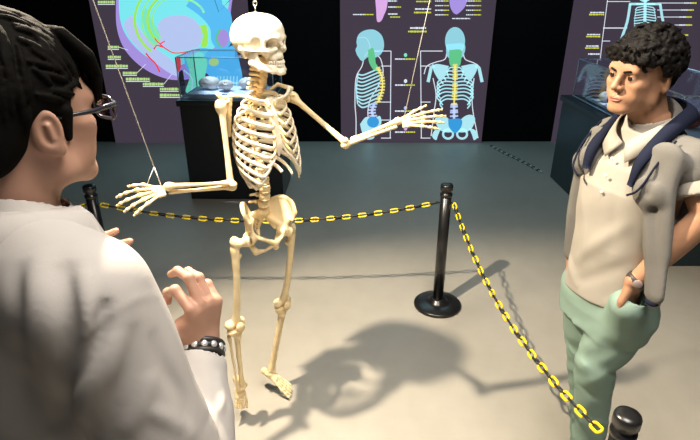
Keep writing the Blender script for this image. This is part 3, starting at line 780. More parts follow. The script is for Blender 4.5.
pc = T(0, .0, pz - .035); pk = .87 * np.array(Matrix.Rotation(math.radians(-6), 3, Vector(sF))); ps = V(-.018, 0, 0)
def PT(v): return pk @ (v - pc) + pc + ps
pv = F.build('pelvis', M_bone, SK, xf=(pk, pc - pk @ pc + ps))
F = Field(T(0, -.06, pz) - .12, T(0, -.06, pz) + .12, .003)
F.chain([T(0, -.036, pz + .048), T(0, -.072, pz + .0), T(0, -.082, pz - .045), T(0, -.066, pz - .080)], [.030, .026, .015, .006], .012, 'add', (sF, .55))
for sg in (-1, 1):
    F.cap(T(0, -.045, pz + .042), T(sg * .038, -.060, pz + .032), .018, .018, .01, 'add', (sF, .6))
    for k in range(4): F.ell(T(sg * .014, -.050 - .012 * k * .6, pz + .025 - k * .024), (.005, .012, .005), .004, 'sub')
F.build('sacrum', M_bone, SK, xf=(pk, pc - pk @ pc + ps * .6 + UP * .006))
# ---- legs
for sg, kp, an, toe in ((1, at(236, 326, 1.80), at(242, 386, 1.83), at(243, 415, 1.80)), (-1, at(283, 304, 2.02), at(270, 372, 2.02), at(298, 399, 1.975))):
    hd = PT(T(sg * .110, .018, pz - .046)); tr = PT(T(sg * .158, -.012, pz - .062))
    if toe[2] < .012: toe[2] = .012
    u = nrm(kp - tr); fw = perp(u, sF); sd = nrm(np.cross(u, fw)) * -sg
    sd = sd * np.sign(np.dot(sd, sR * sg))
    top = tr + u * .02
    bone('femur', top, kp - u * .022, .0135, .0135, .018, .019, SK, bow=fw * .012, heads=[(hd, .0225), ((hd * .55 + tr * .45), (.017, .016, .015)), ((hd * .25 + tr * .75), (.017, .016, .017)), (tr + UP * .010, (.018, .018, .024)), (tr + u * .055 - sd * .018, .012), (kp - u * .010 + sd * .024 - fw * .008, .021), (kp - u * .010 - sd * .024 - fw * .008, .021)])
    MB().ball(kp + fw * .032 - u * .014, (.019, .009, .021), 8, np.array([sd, fw, UP])).build('patella', M_bone, SK)
    v = nrm(an - kp)
    bone('tibia', kp + v * .028, an - v * .012, .0115, .0095, .023, .015, SK, heads=[(kp + v * .020 + sd * .022, (.020, .019, .013)), (kp + v * .020 - sd * .020, (.020, .019, .013)), (kp + v * .055 + fw * .016, .010), (an - sd * .018 + v * .004, (.009, .010, .014))])
    bone('fibula', kp + v * .050 + sd * .030 - fw * .012, an + sd * .021 + v * .010, .0055, .0055, .009, .009, SK)
    # foot
    d = nrm(toe - an); L = np.linalg.norm(toe - an)
    fwd = d; side = nrm(np.cross(fwd, nrm(v))) if abs(np.dot(fwd, v)) < .97 else nrm(sd - np.dot(sd, fwd) * fwd)
    side = nrm(sd - np.dot(sd, fwd) * fwd) * 1.0
    dn = nrm(np.cross(side, fwd)); dn = dn * (1 if np.dot(dn, sF) < 0 else -1)      # sole side
    zmax = an[2]
    def Q(a, b, c): return an + fwd * a + side * b + dn * c
    F = Field(an - .22, an + .22, .0026)
    F.ell(an + v * .008, (.018, .018, .015), .008).chain([Q(.0, -.002, .012), Q(-.022, .004, .040)], [.017, .016], .01).cap(Q(.004, 0, .018), Q(.040, -.004, .012), .018, .016, .01).cap(Q(.02, .012, .02), Q(.052, .016, .014), .013, .012, .008)
    S_ = max(.75, (L - .045) / .145)
    tb = []
    for k in range(5):
        b0 = -.016 + .0082 * k; b1 = (-.0245, -.0105, .002, .0135, .0245)[k]; l1 = (.105, .112, .108, .102, .094)[k] * S_
        p = Q(l1, b1, .012 - .003 * (k == 0)); phal(F, Q(.048 * S_, b0, .008), p, .0068 if k == 0 else .0048, .008 if k == 0 else .0056); tb.append(p)
    fo = F.build('foot_bones', M_bone, SK)
    for k in range(5):
        ls = (.028, .022) if k == 0 else ((.024, .013, .010), (.022, .012, .010), (.020, .011, .009), (.018, .010, .008))[k - 1]
        p = tb[k]; e = nrm(fwd + side * (-.05, -.02, .0, .04, .08)[k]); g = []
        for l in ls: q = p + e * l * S_; g.append((p + e * .002, q)); p = q
        al = np.array([x for s_ in g for x in s_]); G_ = Field(al.min(0) - .014, al.max(0) + .014, .0022)
        for j, (x, y) in enumerate(g): phal(G_, x, y, (.0075 if k == 0 else .0056) - .0005 * j, (.0075 if k == 0 else .005) - .0005 * j)
        G_.build('toe', M_bone, fo)
# ---- skull (local frame: x side, y forward, z up; origin mid cranium)
YAWH = math.radians(60)
hF = V(math.sin(YAWH), -math.cos(YAWH), 0); hS = V(-math.cos(YAWH), -math.sin(YAWH), 0)
hA = np.array([hS, hF, UP]).T
hC = at(258, 35, YS - .005)
F = Field((-.085, -.11, -.15), (.085, .125, .09), .0022)
F.ell((0, -.005, .0), (.070, .090, .071), .01).ell((0, .040, .010), (.060, .052, .052), .02).ell((0, -.045, -.008), (.062, .052, .058), .02)
F.ell((0, -.03, -.052), (.045, .045, .018), .02)
F.cap((-.016, .086, -.004), (.016, .086, -.004), .010, None, .012)
for s_ in (-1, 1):
    F.cap((s_ * .014, .086, -.006), (s_ * .050, .070, -.006), .008, .007, .01)          # brow
    F.cap((s_ * .052, .068, -.008), (s_ * .053, .060, -.040), .006, .009, .008)          # outer orbit
    F.ell((s_ * .044, .064, -.048), (.015, .013, .012), .012)                             # cheekbone
    F.chain([(s_ * .052, .056, -.045), (s_ * .064, .030, -.047), (s_ * .066, -.002, -.044)], [.0075, .005, .006], .006)
    F.cap((s_ * .018, .082, -.040), (s_ * .040, .070, -.048), .009, .010, .01)
    F.cap((s_ * .054, -.026, -.046), (s_ * .050, -.020, -.074), .013, .009, .01)          # mastoid
    F.ell((s_ * .028, .050, -.050), (.022, .030, .022), .012)
F.cap((0, .086, -.010), (0, .099, -.032), .0075, .005, .006)                              # nose bones
F.ell((0, .060, -.070), (.031, .030, .022), .012)                                         # upper jaw
F.cap((-.018, .074, -.080), (.018, .074, -.080), .011, None, .01)
for s_ in (-1, 1):
    F.ell((s_ * .031, .086, -.023), (.0195, .034, .0165), .005, 'sub', np.array([[math.cos(.25 * s_), 0, math.sin(.25 * s_)], [0, 1, 0], [-math.sin(.25 * s_), 0, math.cos(.25 * s_)]]))
    F.ell((s_ * .029, .058, -.024), (.012, .034, .011), .004, 'sub')
    F.ell((s_ * .076, .044, -.030), (.017, .022, .030), .010, 'sub')
    F.ell((s_ * .048, .028, -.075), (.014, .030, .022), .010, 'sub')
    F.ell((s_ * .058, -.006, -.052), .006, .004, 'sub')
F.chain([(0, .100, -.036), (0, .098, -.056)], [.007, .0115], .004, 'sub')
F.ell((0, -.02, -.075), (.018, .02, .02), .006, 'sub')
def hx(v):
    v = np.array(v, float); z = v[..., 2]; v[..., 2] = np.where(z < -.03, -.03 + (z + .03) * .81, z); return v @ hA.T + hC
v, f = F.surf(); skull = mesh_obj('skull', hx(v), f, M_bone2, SK)
F = Field((-.08, -.04, -.17), (.08, .115, -.02), .0022)
arch = [(.056, .004, -.050), (.053, .008, -.098), (.046, .040, -.117), (.026, .078, -.128), (0, .088, -.129)]
for s_ in (-1, 1):
    A_ = [V(s_ * a, b, c) for a, b, c in arch]
    F.cap(A_[0], A_[1], .0065, .009, .008, 'add', ((1, 0, 0), .6)).cap(A_[0] + V(0, .014, -.004), A_[1] + V(0, .014, .004), .008, .010, .012, 'add', ((1, 0, 0), .5))
    F.cap(A_[0] + V(0, .026, -.006), A_[1] + V(-s_ * .004, .026, .006), .006, .009, .010, 'add', ((1, 0, 0), .5))
    F.cap(A_[1], A_[2], .009, .009, .008).cap(A_[2], A_[3], .009, .010, .008).cap(A_[3], A_[4], .010, .011, .008)
    F.cap(A_[2] + V(0, 0, .014), A_[3] + V(-s_ * .002, -.004, .016), .008, .008, .010).cap(A_[3] + V(-s_ * .002, -.004, .016), A_[4] + V(0, -.006, .018), .008, .008, .010)
    F.ell(A_[0] + V(-s_ * .002, 0, .003), (.009, .006, .006), .005)
F.cap((-.010, .091, -.138), (.010, .091, -.138), .008, None, .01)
v, f = F.surf(); jaw = mesh_obj('jaw', hx(v), f, M_bone2, skull)
for nm, par, y0, z0, w, r in (('upper_teeth', skull, .0965, -.0945, .029, .0062), ('lower_teeth', jaw, .0945, -.1065, .0275, .0056)):
    m = MB()
    for k in range(14):
        a_ = (k - 6.5) / 6.5 * 1.35; x = w * math.sin(a_) * 1.02; y = y0 - .034 * (1 - math.cos(a_)) * 1.25
        m.ball(hx(V(x, y, z0)), (.0038 + .0006 * abs(k - 6.5) / 3, .0040, r + .001), 6, np.array([hS, hF, UP]))
    m.build(nm, M_tooth, par)
# eye bolt in the crown
tp = hx(V(0, -.004, .069)); m = MB()
m.tube([tp - UP * .004, tp + UP * .022], .002, 8)
m.tube([tp + UP * .030 + hF * .008 * math.cos(a_) + UP * .008 * math.sin(a_) for a_ in np.arange(16) * PI / 8], .0018, 8, closed=True)
m.lathe([(.001, 0), (.007, .001), (.007, .003), (.001, .004)], tp, 16)
m.build('eye_bolt', M_steel, SK)
# ---- hanging wires
def wire(name, paths, label):
    m = MB()
    for p in paths: m.tube(np.array(p), .0016, 6)
    t = m.build(name, M_wire, None, origin=paths[0][-1]); return tag(t, label, 'wire')
top = tp + UP * .032; hk = V(top[0], top[1], 3.6)
wire('suspension_wire', [[hk, top]], 'short bit of wire rising from the eye bolt on the skull')
sp = at(154, 167, 1.56); a1 = at(93, 0, 1.56); dr = (a1 - sp) / (a1 - sp)[2]
p1, p2 = at(164, 184, 1.56), at(150.5, 180, 1.53)
wire('suspension_wire', [[sp + dr * (3.6 - sp[2]), sp], [sp, HRt(.012, .004, .009)], [sp, HRt(.066, .028, .010)]], 'slanting white wire that forks above the skeleton hand at left')
sp = wrL + nrm(uL) * .02 + UP * .01; a1 = at(430, 0, 1.88); dr = (a1 - sp) / (a1 - sp)[2]
wire('suspension_wire', [[sp + dr * (3.6 - sp[2]), sp]], 'thin slanting wire to the outstretched skeleton wrist, in front of the middle poster')
# ================================================================ PEOPLE
def loft(F, lev, k=.02, mode='add'):
    """stack of ellipses: (centre xyz, side axis, half width, half depth) from bottom to top"""
    L = sorted(lev, key=lambda q: q[0][2]); z = np.array([q[0][2] for q in L])
    c = np.array([q[0] for q in L]); a = np.array([q[2] for q in L]); b = np.array([q[3] for q in L]); ax = np.array([nrm(q[1]) for q in L])
    m = max(a.max(), b.max())
    w, p = F._win(c.min(0) - [m, m, 0], c.max(0) + [m, m, 0], k + 2 * F.h)
    if w is None: return F
    zz = p[..., 2]; I = lambda v: np.interp(zz, z, v)
    cx, cy, A, B = I(c[:, 0]), I(c[:, 1]), I(a), I(b); sx, sy = I(ax[:, 0]), I(ax[:, 1])
    dx, dy = p[..., 0] - cx, p[..., 1] - cy
    u, v = dx * sx + dy * sy, -dx * sy + dy * sx
    rho = (np.abs(u / A) ** 2.3 + np.abs(v / B) ** 2.3) ** (1 / 2.3)
    d = (rho - 1) * np.minimum(A, B) * .95
    d = np.maximum(d, np.maximum(z[0] - zz, zz - z[-1])).astype(np.float32)
    F._put(w, d, k, mode); return F

def head_field(h, neck_to, narrow=1.0, fine=True):
    """head in its own frame: x side, y forward, z up, origin mid cranium; neck_to in the same frame"""
    F = Field((-.115, -.13, -.24), (.115, .14, .125), h); n = narrow
    F.ell((0, -.012, .012), (.074, .094, .090), .01).ell((0, .035, .010), (.066, .058, .070), .02)
    F.ell((0, .030, -.050), (.059 * n, .058, .072), .02)
    for s in (-1, 1):
        F.cap((s * .060, -.002, -.045), (s * .053 * n, .012, -.088), .013, .014, .03)
        F.cap((s * .051 * n, .014, -.090), (s * .020 * n, .074, -.112), .014, .016, .025)
        F.ell((s * .043, .062, -.040), (.020, .022, .018), .02)
        F.ell((s * .038, .056, -.072), (.020, .024, .024), .02)
    F.ell((0, .080, -.110), (.020, .018, .015), .02).ell((0, .078, -.078), (.028, .018, .022), .02)
    F.cap((-.040, .080, .002), (.040, .080, .002), .011, None, .02)
    for s in (-1, 1): F.ell((s * .032, .096, -.018), (.019, .015, .011), .012, 'sub')
    F.chain([(0, .087, -.006), (0, .101, -.030), (0, .109, -.046)], [.0075, .0085, .0105], .010)
    for s in (-1, 1):
        F.ell((s * .0125, .098, -.049), (.0075, .010, .0075), .006); F.ell((s * .0065, .103, -.056), (.0035, .005, .003), .003, 'sub')
        e = V(s * .032, .076, -.018)
        F.ell(e, .0152, .004)
        F.ell(e + V(0, .012, -.0012), (.0125, .012, .0037), .0015, 'sub')
    F.ell((0, .092, -.077), (.021, .009, .0055), .006).ell((0, .090, -.086), (.018, .009, .006), .006)
    F.cap((-.022, .100, -.0815), (.022, .100, -.0815), .0018, None, .003, 'sub').ell((0, .097, -.066), (.004, .006, .006), .004, 'sub')
    for s in (-1, 1):   # ears
        A = np.array([[math.cos(.45), 0, 0], [0, 1, 0], [0, 0, 1]]); c = V(s * .080, -.012, -.028)
        t = nrm(V(s * .85, -.45, 0)); q = np.array([t, np.cross(V(0, 0, 1), t), V(0, 0, 1)])
        F.ell(c, (.008, .019, .031), .008, 'add', q).ell(c + V(s * .001, .010, -.024), (.008, .010, .011), .006, 'add', q)
        F.ell(c + t * .009 + V(0, .002, .003), (.0085, .0125, .0215), .0025, 'sub', q)
        F.cap(c + t * .004 + V(0, .001, .010), c + t * .004 + V(0, .004, -.008), .0045, .004, .004)
        F.cap(c + V(-s * .006, .017, -.004), c + V(-s * .006, .016, -.012), .006, None, .006)
    N = V(*neck_to)
    F.cap((0, -.022, -.060), N, .054 * n, .060 * n, .025)
    return F
def face_parts(root, body, X, skin_dark, iris, brow_m, lip_m):
    """eyes, brows and lips of a head placed by X (local -> world)"""
    R_, o = X
    W = lambda v: np.asarray(v) @ R_.T + o
    for s in (-1, 1):
        e = V(s * .032, .0765, -.018)
        ey = MB().ball(W(e), .0128, 12).build('eye', M_eye, root)
        g = nrm(V(.12, 1, -.05)); g2 = R_ @ g
        a = nrm(np.cross(g2, UP)); b = np.cross(a, g2)
        MB().ball(W(e) + g2 * .0105, (.0082, .0036, .0082), 8, np.array([a, g2, b])).build('iris', iris, ey)
        m = MB(); pts = spline([V(s * .011, .0935, -.0035), V(s * .024, .0945, .000), V(s * .037, .088, .0015), V(s * .050, .074, -.006)], 6)
        m.tube(W(pts), [.0028, .0036, .0042, .0046] + [.0046] * (len(pts) - 8) + [.0036, .003, .0024, .0014], 8, flat=(1.0, .8)); m.build('eyebrow', brow_m, root)
    m = MB()
    m.tube(W(spline([V(-.022, .092, -.0815), V(-.010, .0995, -.0785), V(0, .1005, -.0790), V(.010, .0995, -.0785), V(.022, .092, -.0815)], 5)), [.001] + [.0026] * 19 + [.001], 8, flat=(1, .9))
    m.tube(W(spline([V(-.020, .092, -.083), V(-.010, .0985, -.0855), V(0, .1, -.0862), V(.010, .0985, -.0855), V(.020, .092, -.083)], 5)), [.001] + [.0034] * 19 + [.001], 8, flat=(1, .9))
    m.build('lips', lip_m, root)
M_eye = mat('eye_white', (.42, .38, .35), .3)
M_iris = mat('dark_brown_iris', (.025, .012, .007), .15)
M_skinB = mat('tan_skin', (.44, .235, .14), .48, spec=.35, sss=.08, noise=(14, .12), bump=(160, .08, .001))
M_skinA = mat('warm_skin', (.46, .26, .185), .5, spec=.35, sss=.08, noise=(14, .12), bump=(160, .08, .001))
M_lip = mat('lip_skin', (.36, .13, .095), .45)
M_hair = mat('near_black_hair', (.006, .005, .0045), .6, spec=.12, bump=(140, .6, .004))
M_hairA = mat('black_hair', (.006, .0055, .005), .7, spec=.03, bump=(140, .3, .003))
M_polo = mat('cream_polo_cotton', (.375, .345, .30), .85, spec=.15, bump=(420, .25, .0012), noise=(7, .06))
M_sweat = mat('light_grey_knit', (.17, .163, .15), .9, spec=.1, bump=(380, .35, .002), noise=(9, .08))
M_navy = mat('navy_ribbed_knit', (.010, .013, .030), .85, spec=.15, bump=(300, .4, .002))
M_mint = mat('mint_green_chino', (.235, .335, .285), .85, spec=.15, bump=(350, .2, .001), noise=(8, .08))
M_coat = mat('off_white_coat_cotton', (.44, .415, .395), .85, spec=.15, bump=(380, .15, .001), noise=(5, .06))
M_dark = mat('charcoal_trouser', (.03, .03, .035), .85)
M_shoe = mat('white_trainer', (.6, .6, .58), .6)
M_shoe2 = mat('black_shoe', (.02, .02, .02), .4)
M_strap = mat('dark_watch_strap', (.035, .028, .028), .5)
M_dial = mat('pale_watch_dial', (.26, .20, .19), .25)

# ---------------------------------------------------------------- person with curly hair, at right
fB = nrm(V(-.91, -.41, 0)); rB = V(fB[1], -fB[0], 0)
nB = V(.872, 1.52, 1.475)                  # base of the neck
hipB = V(.862, 1.50, .90)
PB = thing('person', (.85, 1.50, 0), 'person with curly dark hair, cream polo, mint trousers and a sweater over the shoulders', 'person')
def tb(r, f, z):
    t = (z - hipB[2]) / (nB[2] - hipB[2]); c = hipB + (nB - hipB) * t; return V(c[0], c[1], z) + r * rB + f * fB
hB = at(644, 67, 1.515); HSC = .93
yB = math.radians(66)
HFb = V(-math.sin(yB), -math.cos(yB), -.05); HFb = nrm(HFb); HRb = nrm(V(HFb[1], -HFb[0], 0.035)); HUb = np.cross(HRb, HFb)
RBm = np.array([HRb, HFb, HUb]).T * HSC
XB = (RBm, hB)
neckB = RBm.T @ (tb(0, .0, 1.455) - hB) / HSC ** 2
shBl, shBr = tb(-.158, -.005, 1.390), tb(.118, -.005, 1.392)
elBl, wrBl = at(706, 216, 1.30), at(634, 283, 1.335)
elBr, wrBr = tb(.160, -.12, 1.14), at(574, 258, 1.62)
hipl, hipr = V(*(hipB + rB * -.075)) - UP * .03, V(*(hipB + rB * .075)) - UP * .03
knl, anl = at(596, 362, 1.42), at(586, 462, 1.46)
knr, anr = at(586, 352, 1.56), at(584, 446, 1.63)
def torso_levels(g=0.0, zlo=.88, zhi=1.43):
    tab = [(.86, .150, .108, .0), (.95, .146, .108, .0), (1.05, .142, .106, .004), (1.18, .150, .110, .008), (1.28, .158, .112, .010), (1.35, .158, .100, .004), (1.405, .125, .078, -.004), (1.445, .080, .064, -.004)]
    return [(tb(0, f, z), rB, a + g, b + g) for z, a, b, f in tab if zlo <= z <= zhi + .03]
# body: one continuous surface (head fine, rest coarser)
Fh = head_field(.0026, neckB, .97); v, f = Fh.surf(); head_s = (v @ RBm.T + hB, f)
F = Field((.45, 1.05, 0), (1.35, 2.0, 1.50), .007)
loft(F, torso_levels(-.012, .86, 1.43))
F.cap(tb(0, -.004, 1.40), tb(0, 0, 1.475), .062, .056, .03)
for sh, el, wr in ((shBl, elBl, wrBl), (shBr, elBr, wrBr)):
    F.cap(tb(0, 0, 1.40), sh, .05, .052, .03)
    F.chain([sh, sh + (el - sh) * .5, el, el + (wr - el) * .3, wr], [.050, .043, .036, .037, .0255], .02)
    d = nrm(wr - el)
for hp, kn, an in ((hipl, knl, anl), (hipr, knr, anr)):
    F.chain([hp, kn, kn + (an - kn) * .35, an], [.075, .050, .050, .034], .03)
    F.cap(an + V(0, 0, -.045), an + V(0, 0, -.045) + fB * .13, .034, .028, .02)
body_s = F.surf()
# hands into pockets
def pocket_hand(wr, d, n, t, h=.0032):
    """fist of a hand sliding into a pocket: palm, four fingers bent, thumb"""
    F = Field(wr - .17, wr + .17, h)
    d = nrm(d); t = nrm(t - np.dot(t, d) * d); n = np.cross(d, t)
    def H(a, b, c): return wr + d * a + t * b + n * c
    F.cap(H(-.008, 0, 0), H(.005, 0, 0), .0255, .025, .012).chain([H(.0, 0, 0), H(.045, .006, 0), H(.085, .004, .003)], [.026, .034, .036], .012, 'add', (n, .55))
    for k in range(4):
        b = .030 - .020 * k; L = (.040, .044, .041, .033)[k]
        p0 = H(.088, b, .002); p1 = p0 + nrm(d + n * -.35) * L; p2 = p1 + nrm(d - n * .8) * L * .62; p3 = p2 + nrm(d * .7 - n) * L * .5
        F.chain([p0, p1, p2, p3], [.0105, .0092, .0082, .0072], .004)
    F.chain([H(.012, .022, -.004), H(.045, .046, -.008), H(.078, .052, -.014), H(.100, .048, -.020)], [.014, .0125, .0105, .0085], .006)
    return F.surf()
dl = nrm(at(626, 322, 1.37) - wrBl)
hand_l = pocket_hand(wrBl, dl, None, fB * 1.0 + UP * .2)
dr_ = nrm(at(586, 305, 1.57) - wrBr)
hand_r = pocket_hand(wrBr, dr_, None, fB)
v, f = join_surfs([head_s, body_s, hand_l, hand_r])
bodyB = fuse(mesh_obj('body', v, f, M_skinB, PB), .0025)
face_parts(PB, bodyB, XB, None, M_iris, M_hair, M_lip)
# curly hair: a cap of many small curls
rs = np.random.RandomState(11)
F = Field((-.125, -.155, -.13), (.125, .135, .17), .0032)
F.ell((0, -.014, .024), (.078, .092, .084), .01)
F.ell((0, -.058, -.020), (.066, .056, .068), .02)
F.ell((0, .070, -.055), (.080, .080, .085), .012, 'sub')
F.cap((-.2, .02, -.085), (.2, .02, -.085), .062, None, .01, 'sub')
for s_ in (-1, 1): F.ell((s_ * .088, -.004, -.040), (.026, .026, .032), .008, 'sub')
F.ell((0, .028, .052), (.062, .066, .045), .01)
curls = []
for i in range(190):
    d = nrm(rs.normal(size=3)); d[2] = d[2] * .8 + .15; d = nrm(d)
    p = V(0, -.012, .022) + d * V(.080, .094, .087)
    if p[1] > .062 and p[2] < .055: continue
    if p[1] > .018 and p[2] < .012: continue
    if p[2] < -.055: continue
    if abs(p[0]) > .06 and -.05 < p[1] < .02 and p[2] < -.012: continue
    curls.append((p, d))
for p, d in curls:
    t = nrm(np.cross(d, rs.normal(size=3))); b = np.cross(d, t); R0 = rs.uniform(.010, .019); n0 = 6
    pts = [p + d * (rs.uniform(-.002, .010)) + (t * math.cos(a) + b * math.sin(a)) * R0 + d * .002 * a for a in np.linspace(0, rs.uniform(3.2, 5.2), n0)]
    F.chain(pts, list(np.linspace(rs.uniform(.0075, .0105), .0045, n0)), .0030)
for x in np.linspace(-.062, .062, 13):     # fringe curls over the forehead
    for q in range(2):
        p = V(x + rs.uniform(-.005, .005), .093 - abs(x) * .32 + rs.uniform(-.004, .004), .058 - q * .014 - abs(x) * .10 + rs.uniform(-.006, .006)); R0 = rs.uniform(.008, .013)
        F.chain([p + V(R0 * math.cos(a), .004 * a * .4, R0 * math.sin(a)) for a in np.linspace(0, 4.6, 6) + rs.uniform(0, 6)], [.0055] * 6, .003)
F.build('hair', M_hair, PB, xf=XB)

# polo shirt
def sleeve(F, sh, el, r0, r1, upto, k=.03):
    e = sh + (el - sh) * upto; F.cap(sh, e, r0, r1, k); return e
F = Field(tb(0, 0, 1.15) - V(.36, .36, .32), tb(0, 0, 1.15) + V(.36, .36, .34), .0045)
loft(F, torso_levels(.006, .86, 1.43), .02)
F.cap(tb(0, -.004, 1.41), tb(0, 0, 1.465), .078, .066, .02)
for sh, el in ((shBl, elBl), (shBr, elBr)):
    F.chain([tb(0, -.005, 1.40), sh, sh + (el - sh) * .62], [.050, .056, .062], .02)
for sh, el in ((shBl, elBl), (shBr, elBr)):
    u = nrm(el - sh); e = sh + (el - sh) * .60
    w, p = F._win(e - .11, e + .11, 0)
    d = (p - e.astype(np.float32)) @ u.astype(np.float32); near = np.linalg.norm(p - e.astype(np.float32), axis=-1) < .10
    side = ((p - tb(0, 0, 1.2).astype(np.float32)) @ (rB * np.sign(np.dot(sh - tb(0, 0, 1.4), rB))).astype(np.float32)) > .14
    F.g[w] = np.where((d > 0) & near & side, np.maximum(F.g[w], d), F.g[w])
F.fold([tb(-.10, .12, 1.22), tb(0, .12, 1.10), tb(.08, .11, 1.00)], .006, .022).fold([tb(-.13, .10, 1.10), tb(-.02, .12, 1.00), tb(.05, .11, .94)], -.005, .02)
F.fold([tb(.12, .10, 1.30), tb(.05, .12, 1.15), tb(.04, .12, 1.0)], .005, .02).fold([tb(-.03, .12, 1.30), tb(-.06, .12, 1.10)], -.004, .02).fold([tb(.13, .08, 1.0), tb(.03, .11, .93)], .006, .018).fold([tb(-.14, .06, .98), tb(-.06, .1, .92)], .006, .016)
F.fold([shBl + V(0, -.06, -.04), shBl + (elBl - shBl) * .5 + V(-.03, -.05, 0)], .005, .014)
hem = tb(0, .1, .905); F.cut(hem, V(0, 0, -1) + rB * -.06)
F.cap(tb(0, .01, 1.44), tb(0, .02, 1.56), .050, .056, .006, 'sub')
F.wave(lambda p: .0012 * np.sin(34 * p[..., 2] + 30 * p[..., 0] + 2.5 * np.sin(12 * p[..., 1] + 6 * p[..., 2])))
polo = F.build('polo_shirt', M_polo, PB)
m = MB()   # collar flaps and placket
for s in (-1, 1):
    A = [tb(s * .004, .088, 1.418), tb(s * .034, .088, 1.445), tb(s * .062, .045, 1.478), tb(s * .066, .0, 1.497), tb(s * .05, -.05, 1.505), tb(0, -.072, 1.507)]
    Bq = [tb(s * .034, .112, 1.372), tb(s * .066, .092, 1.405), tb(s * .084, .048, 1.440), tb(s * .088, .0, 1.462), tb(s * .066, -.064, 1.470), tb(0, -.092, 1.474)]
    A, Bq = spline(A, 5), spline(Bq, 5); n = len(A); N_ = [nrm(a - tb(0, 0, a[2])) * .004 + UP * .002 for a in A]
    v = list(A) + list(Bq) + [a + q for a, q in zip(A, N_)] + [b + q for b, q in zip(Bq, N_)]
    f = []
    for i in range(n - 1): f += [[i, i + 1, n + i + 1, n + i], [2 * n + i + 1, 2 * n + i, 3 * n + i, 3 * n + i + 1], [n + i, n + i + 1, 3 * n + i + 1, 3 * n + i], [i + 1, i, 2 * n + i, 2 * n + i + 1]]
    f += [[0, n, 3 * n, 2 * n], [n - 1, 3 * n - 1, 4 * n - 1, 2 * n - 1]]
    m.add(v, f)
m.build('collar', M_polo, polo)
M_btn = mat('pearl_button', (.75, .70, .62), .25)
m = MB()
for z, f_ in ((1.375, .121), (1.325, .132), (1.275, .135)): m.ball(tb(.004, f_, z), (.0055, .0025, .0055), 6, np.array([rB, fB, UP]))
m.build('buttons', M_btn, polo)
# trousers
F = Field((.55, 1.15, .05), (1.20, 1.95, 1.0), .0055)
loft(F, [(tb(0, 0, z), rB, a, b) for z, a, b in ((.80, .148, .110), (.86, .152, .113), (.93, .142, .106), (.965, .136, .100))], .02)
for s, (hp, kn, an) in enumerate(((hipl, knl, anl), (hipr, knr, anr))):
    F.chain([hp, hp + (kn - hp) * .5, kn, kn + (an - kn) * .45, an + V(0, 0, .01)], [.090, .083, .066, .058, .055], .025)
    u = nrm(np.cross(kn - hp, UP))
    for q in range(9):
        t = q / 9; z = kn + (an - kn) * (t * .8 - .15); a_ = q * 2.4
        w1 = V(math.cos(a_), math.sin(a_), .35) * .075; w2 = V(math.cos(a_ + 1.7), math.sin(a_ + 1.7), -.30) * .075
        F.fold([z + w1, z + (w1 + w2) * .72, z + w2], .009 * (1 if q % 2 else -.8), .011)
F.fold([tb(-.02, .13, .86), tb(-.07, .13, .76), tb(-.10, .12, .66)], -.008, .018).fold([tb(.0, .13, .82), tb(.06, .13, .74)], .007, .018).fold([tb(-.12, .12, .84), tb(-.03, .14, .75)], .006, .018)
F.fold([tb(-.14, .1, .80), tb(-.04, .13, .70)], -.006, .018).fold([tb(-.15, .06, .72), tb(-.06, .12, .62)], .006, .018).fold([tb(.0, .13, .93), tb(-.005, .135, .82)], .003, .010)
F.wave(lambda p: .0016 * np.sin(70 * p[..., 2] + 26 * p[..., 0] + 3 * np.sin(17 * p[..., 1] + 9 * p[..., 2])) * np.clip(1.25 - p[..., 2] * .9, .3, 1) + .0012 * np.sin(38 * p[..., 2] - 44 * p[..., 0] + 2 * np.sin(21 * p[..., 2])))
F.cut(V(0, 0, .065), (0, 0, -1)); F.cut(V(0, 0, .958), (0, 0, 1))
F.cap(wrBl + dl * .088 - V(.010, .012, 0), wrBl + dl * .19 - V(.004, .004, 0), .053, .049, .035); F.cap(wrBr + dr_ * .075, wrBr + dr_ * .17, .042, .040, .04)
F.cap(wrBl - dl * .04 - rB * .012, wrBl + dl * .060 - rB * .012, .030, .032, .006, 'sub')
trs = F.build('trousers', M_mint, PB)
m = MB()    # pocket edges
m.tube(spline([wrBl + dl * .055 - fB * .055 + UP * .015, wrBl + dl * .070 - rB * .034, wrBl + dl * .072 + fB * .055 - rB * .01], 6), .004, 8)
m.build('pocket_edge', M_mint, trs)
for an in (anl, anr):
    F = Field(an + V(-.25, -.25, -.095), an + V(.25, .25, .06), .006)
    F.chain([an + V(0, 0, -.04) - fB * .05, an + V(0, 0, -.052) + fB * .07, an + V(0, 0, -.058) + fB * .17], [.045, .044, .036], .03).cut(V(0, 0, .003), (0, 0, -1))
    F.build('shoe', M_shoe, PB)
# watch on the left wrist
u = nrm(wrBl - elBl); w_ = wrBl - u * .012; sd = nrm(np.cross(u, UP)); up_ = np.cross(sd, u)
m = MB().tube([w_ + (sd * math.cos(a) + up_ * math.sin(a)) * .0285 for a in np.arange(28) * PI / 14], .0105, 8, closed=True, flat=(.28, 1), up=u)
wt = m.build('watch', M_strap, PB)
dq = nrm(V(-.25, -.9, .35)); dq = nrm(dq - np.dot(dq, u) * u)
m = MB().ball(w_ + dq * .031, (.0135, .005, .0135), 8, np.array([nrm(np.cross(u, dq)), dq, u])); m.build('watch_dial', M_dial, wt)
dq2 = nrm(wrBr - elBr); sd2 = nrm(np.cross(dq2, UP)); up2 = np.cross(sd2, dq2)
MB().tube([wrBr - dq2 * .004 + (sd2 * math.cos(a) + up2 * math.sin(a)) * .0275 for a in np.arange(28) * PI / 14], .006, 8, closed=True, flat=(.5, 1), up=dq2).build('wristband', M_strap, PB)
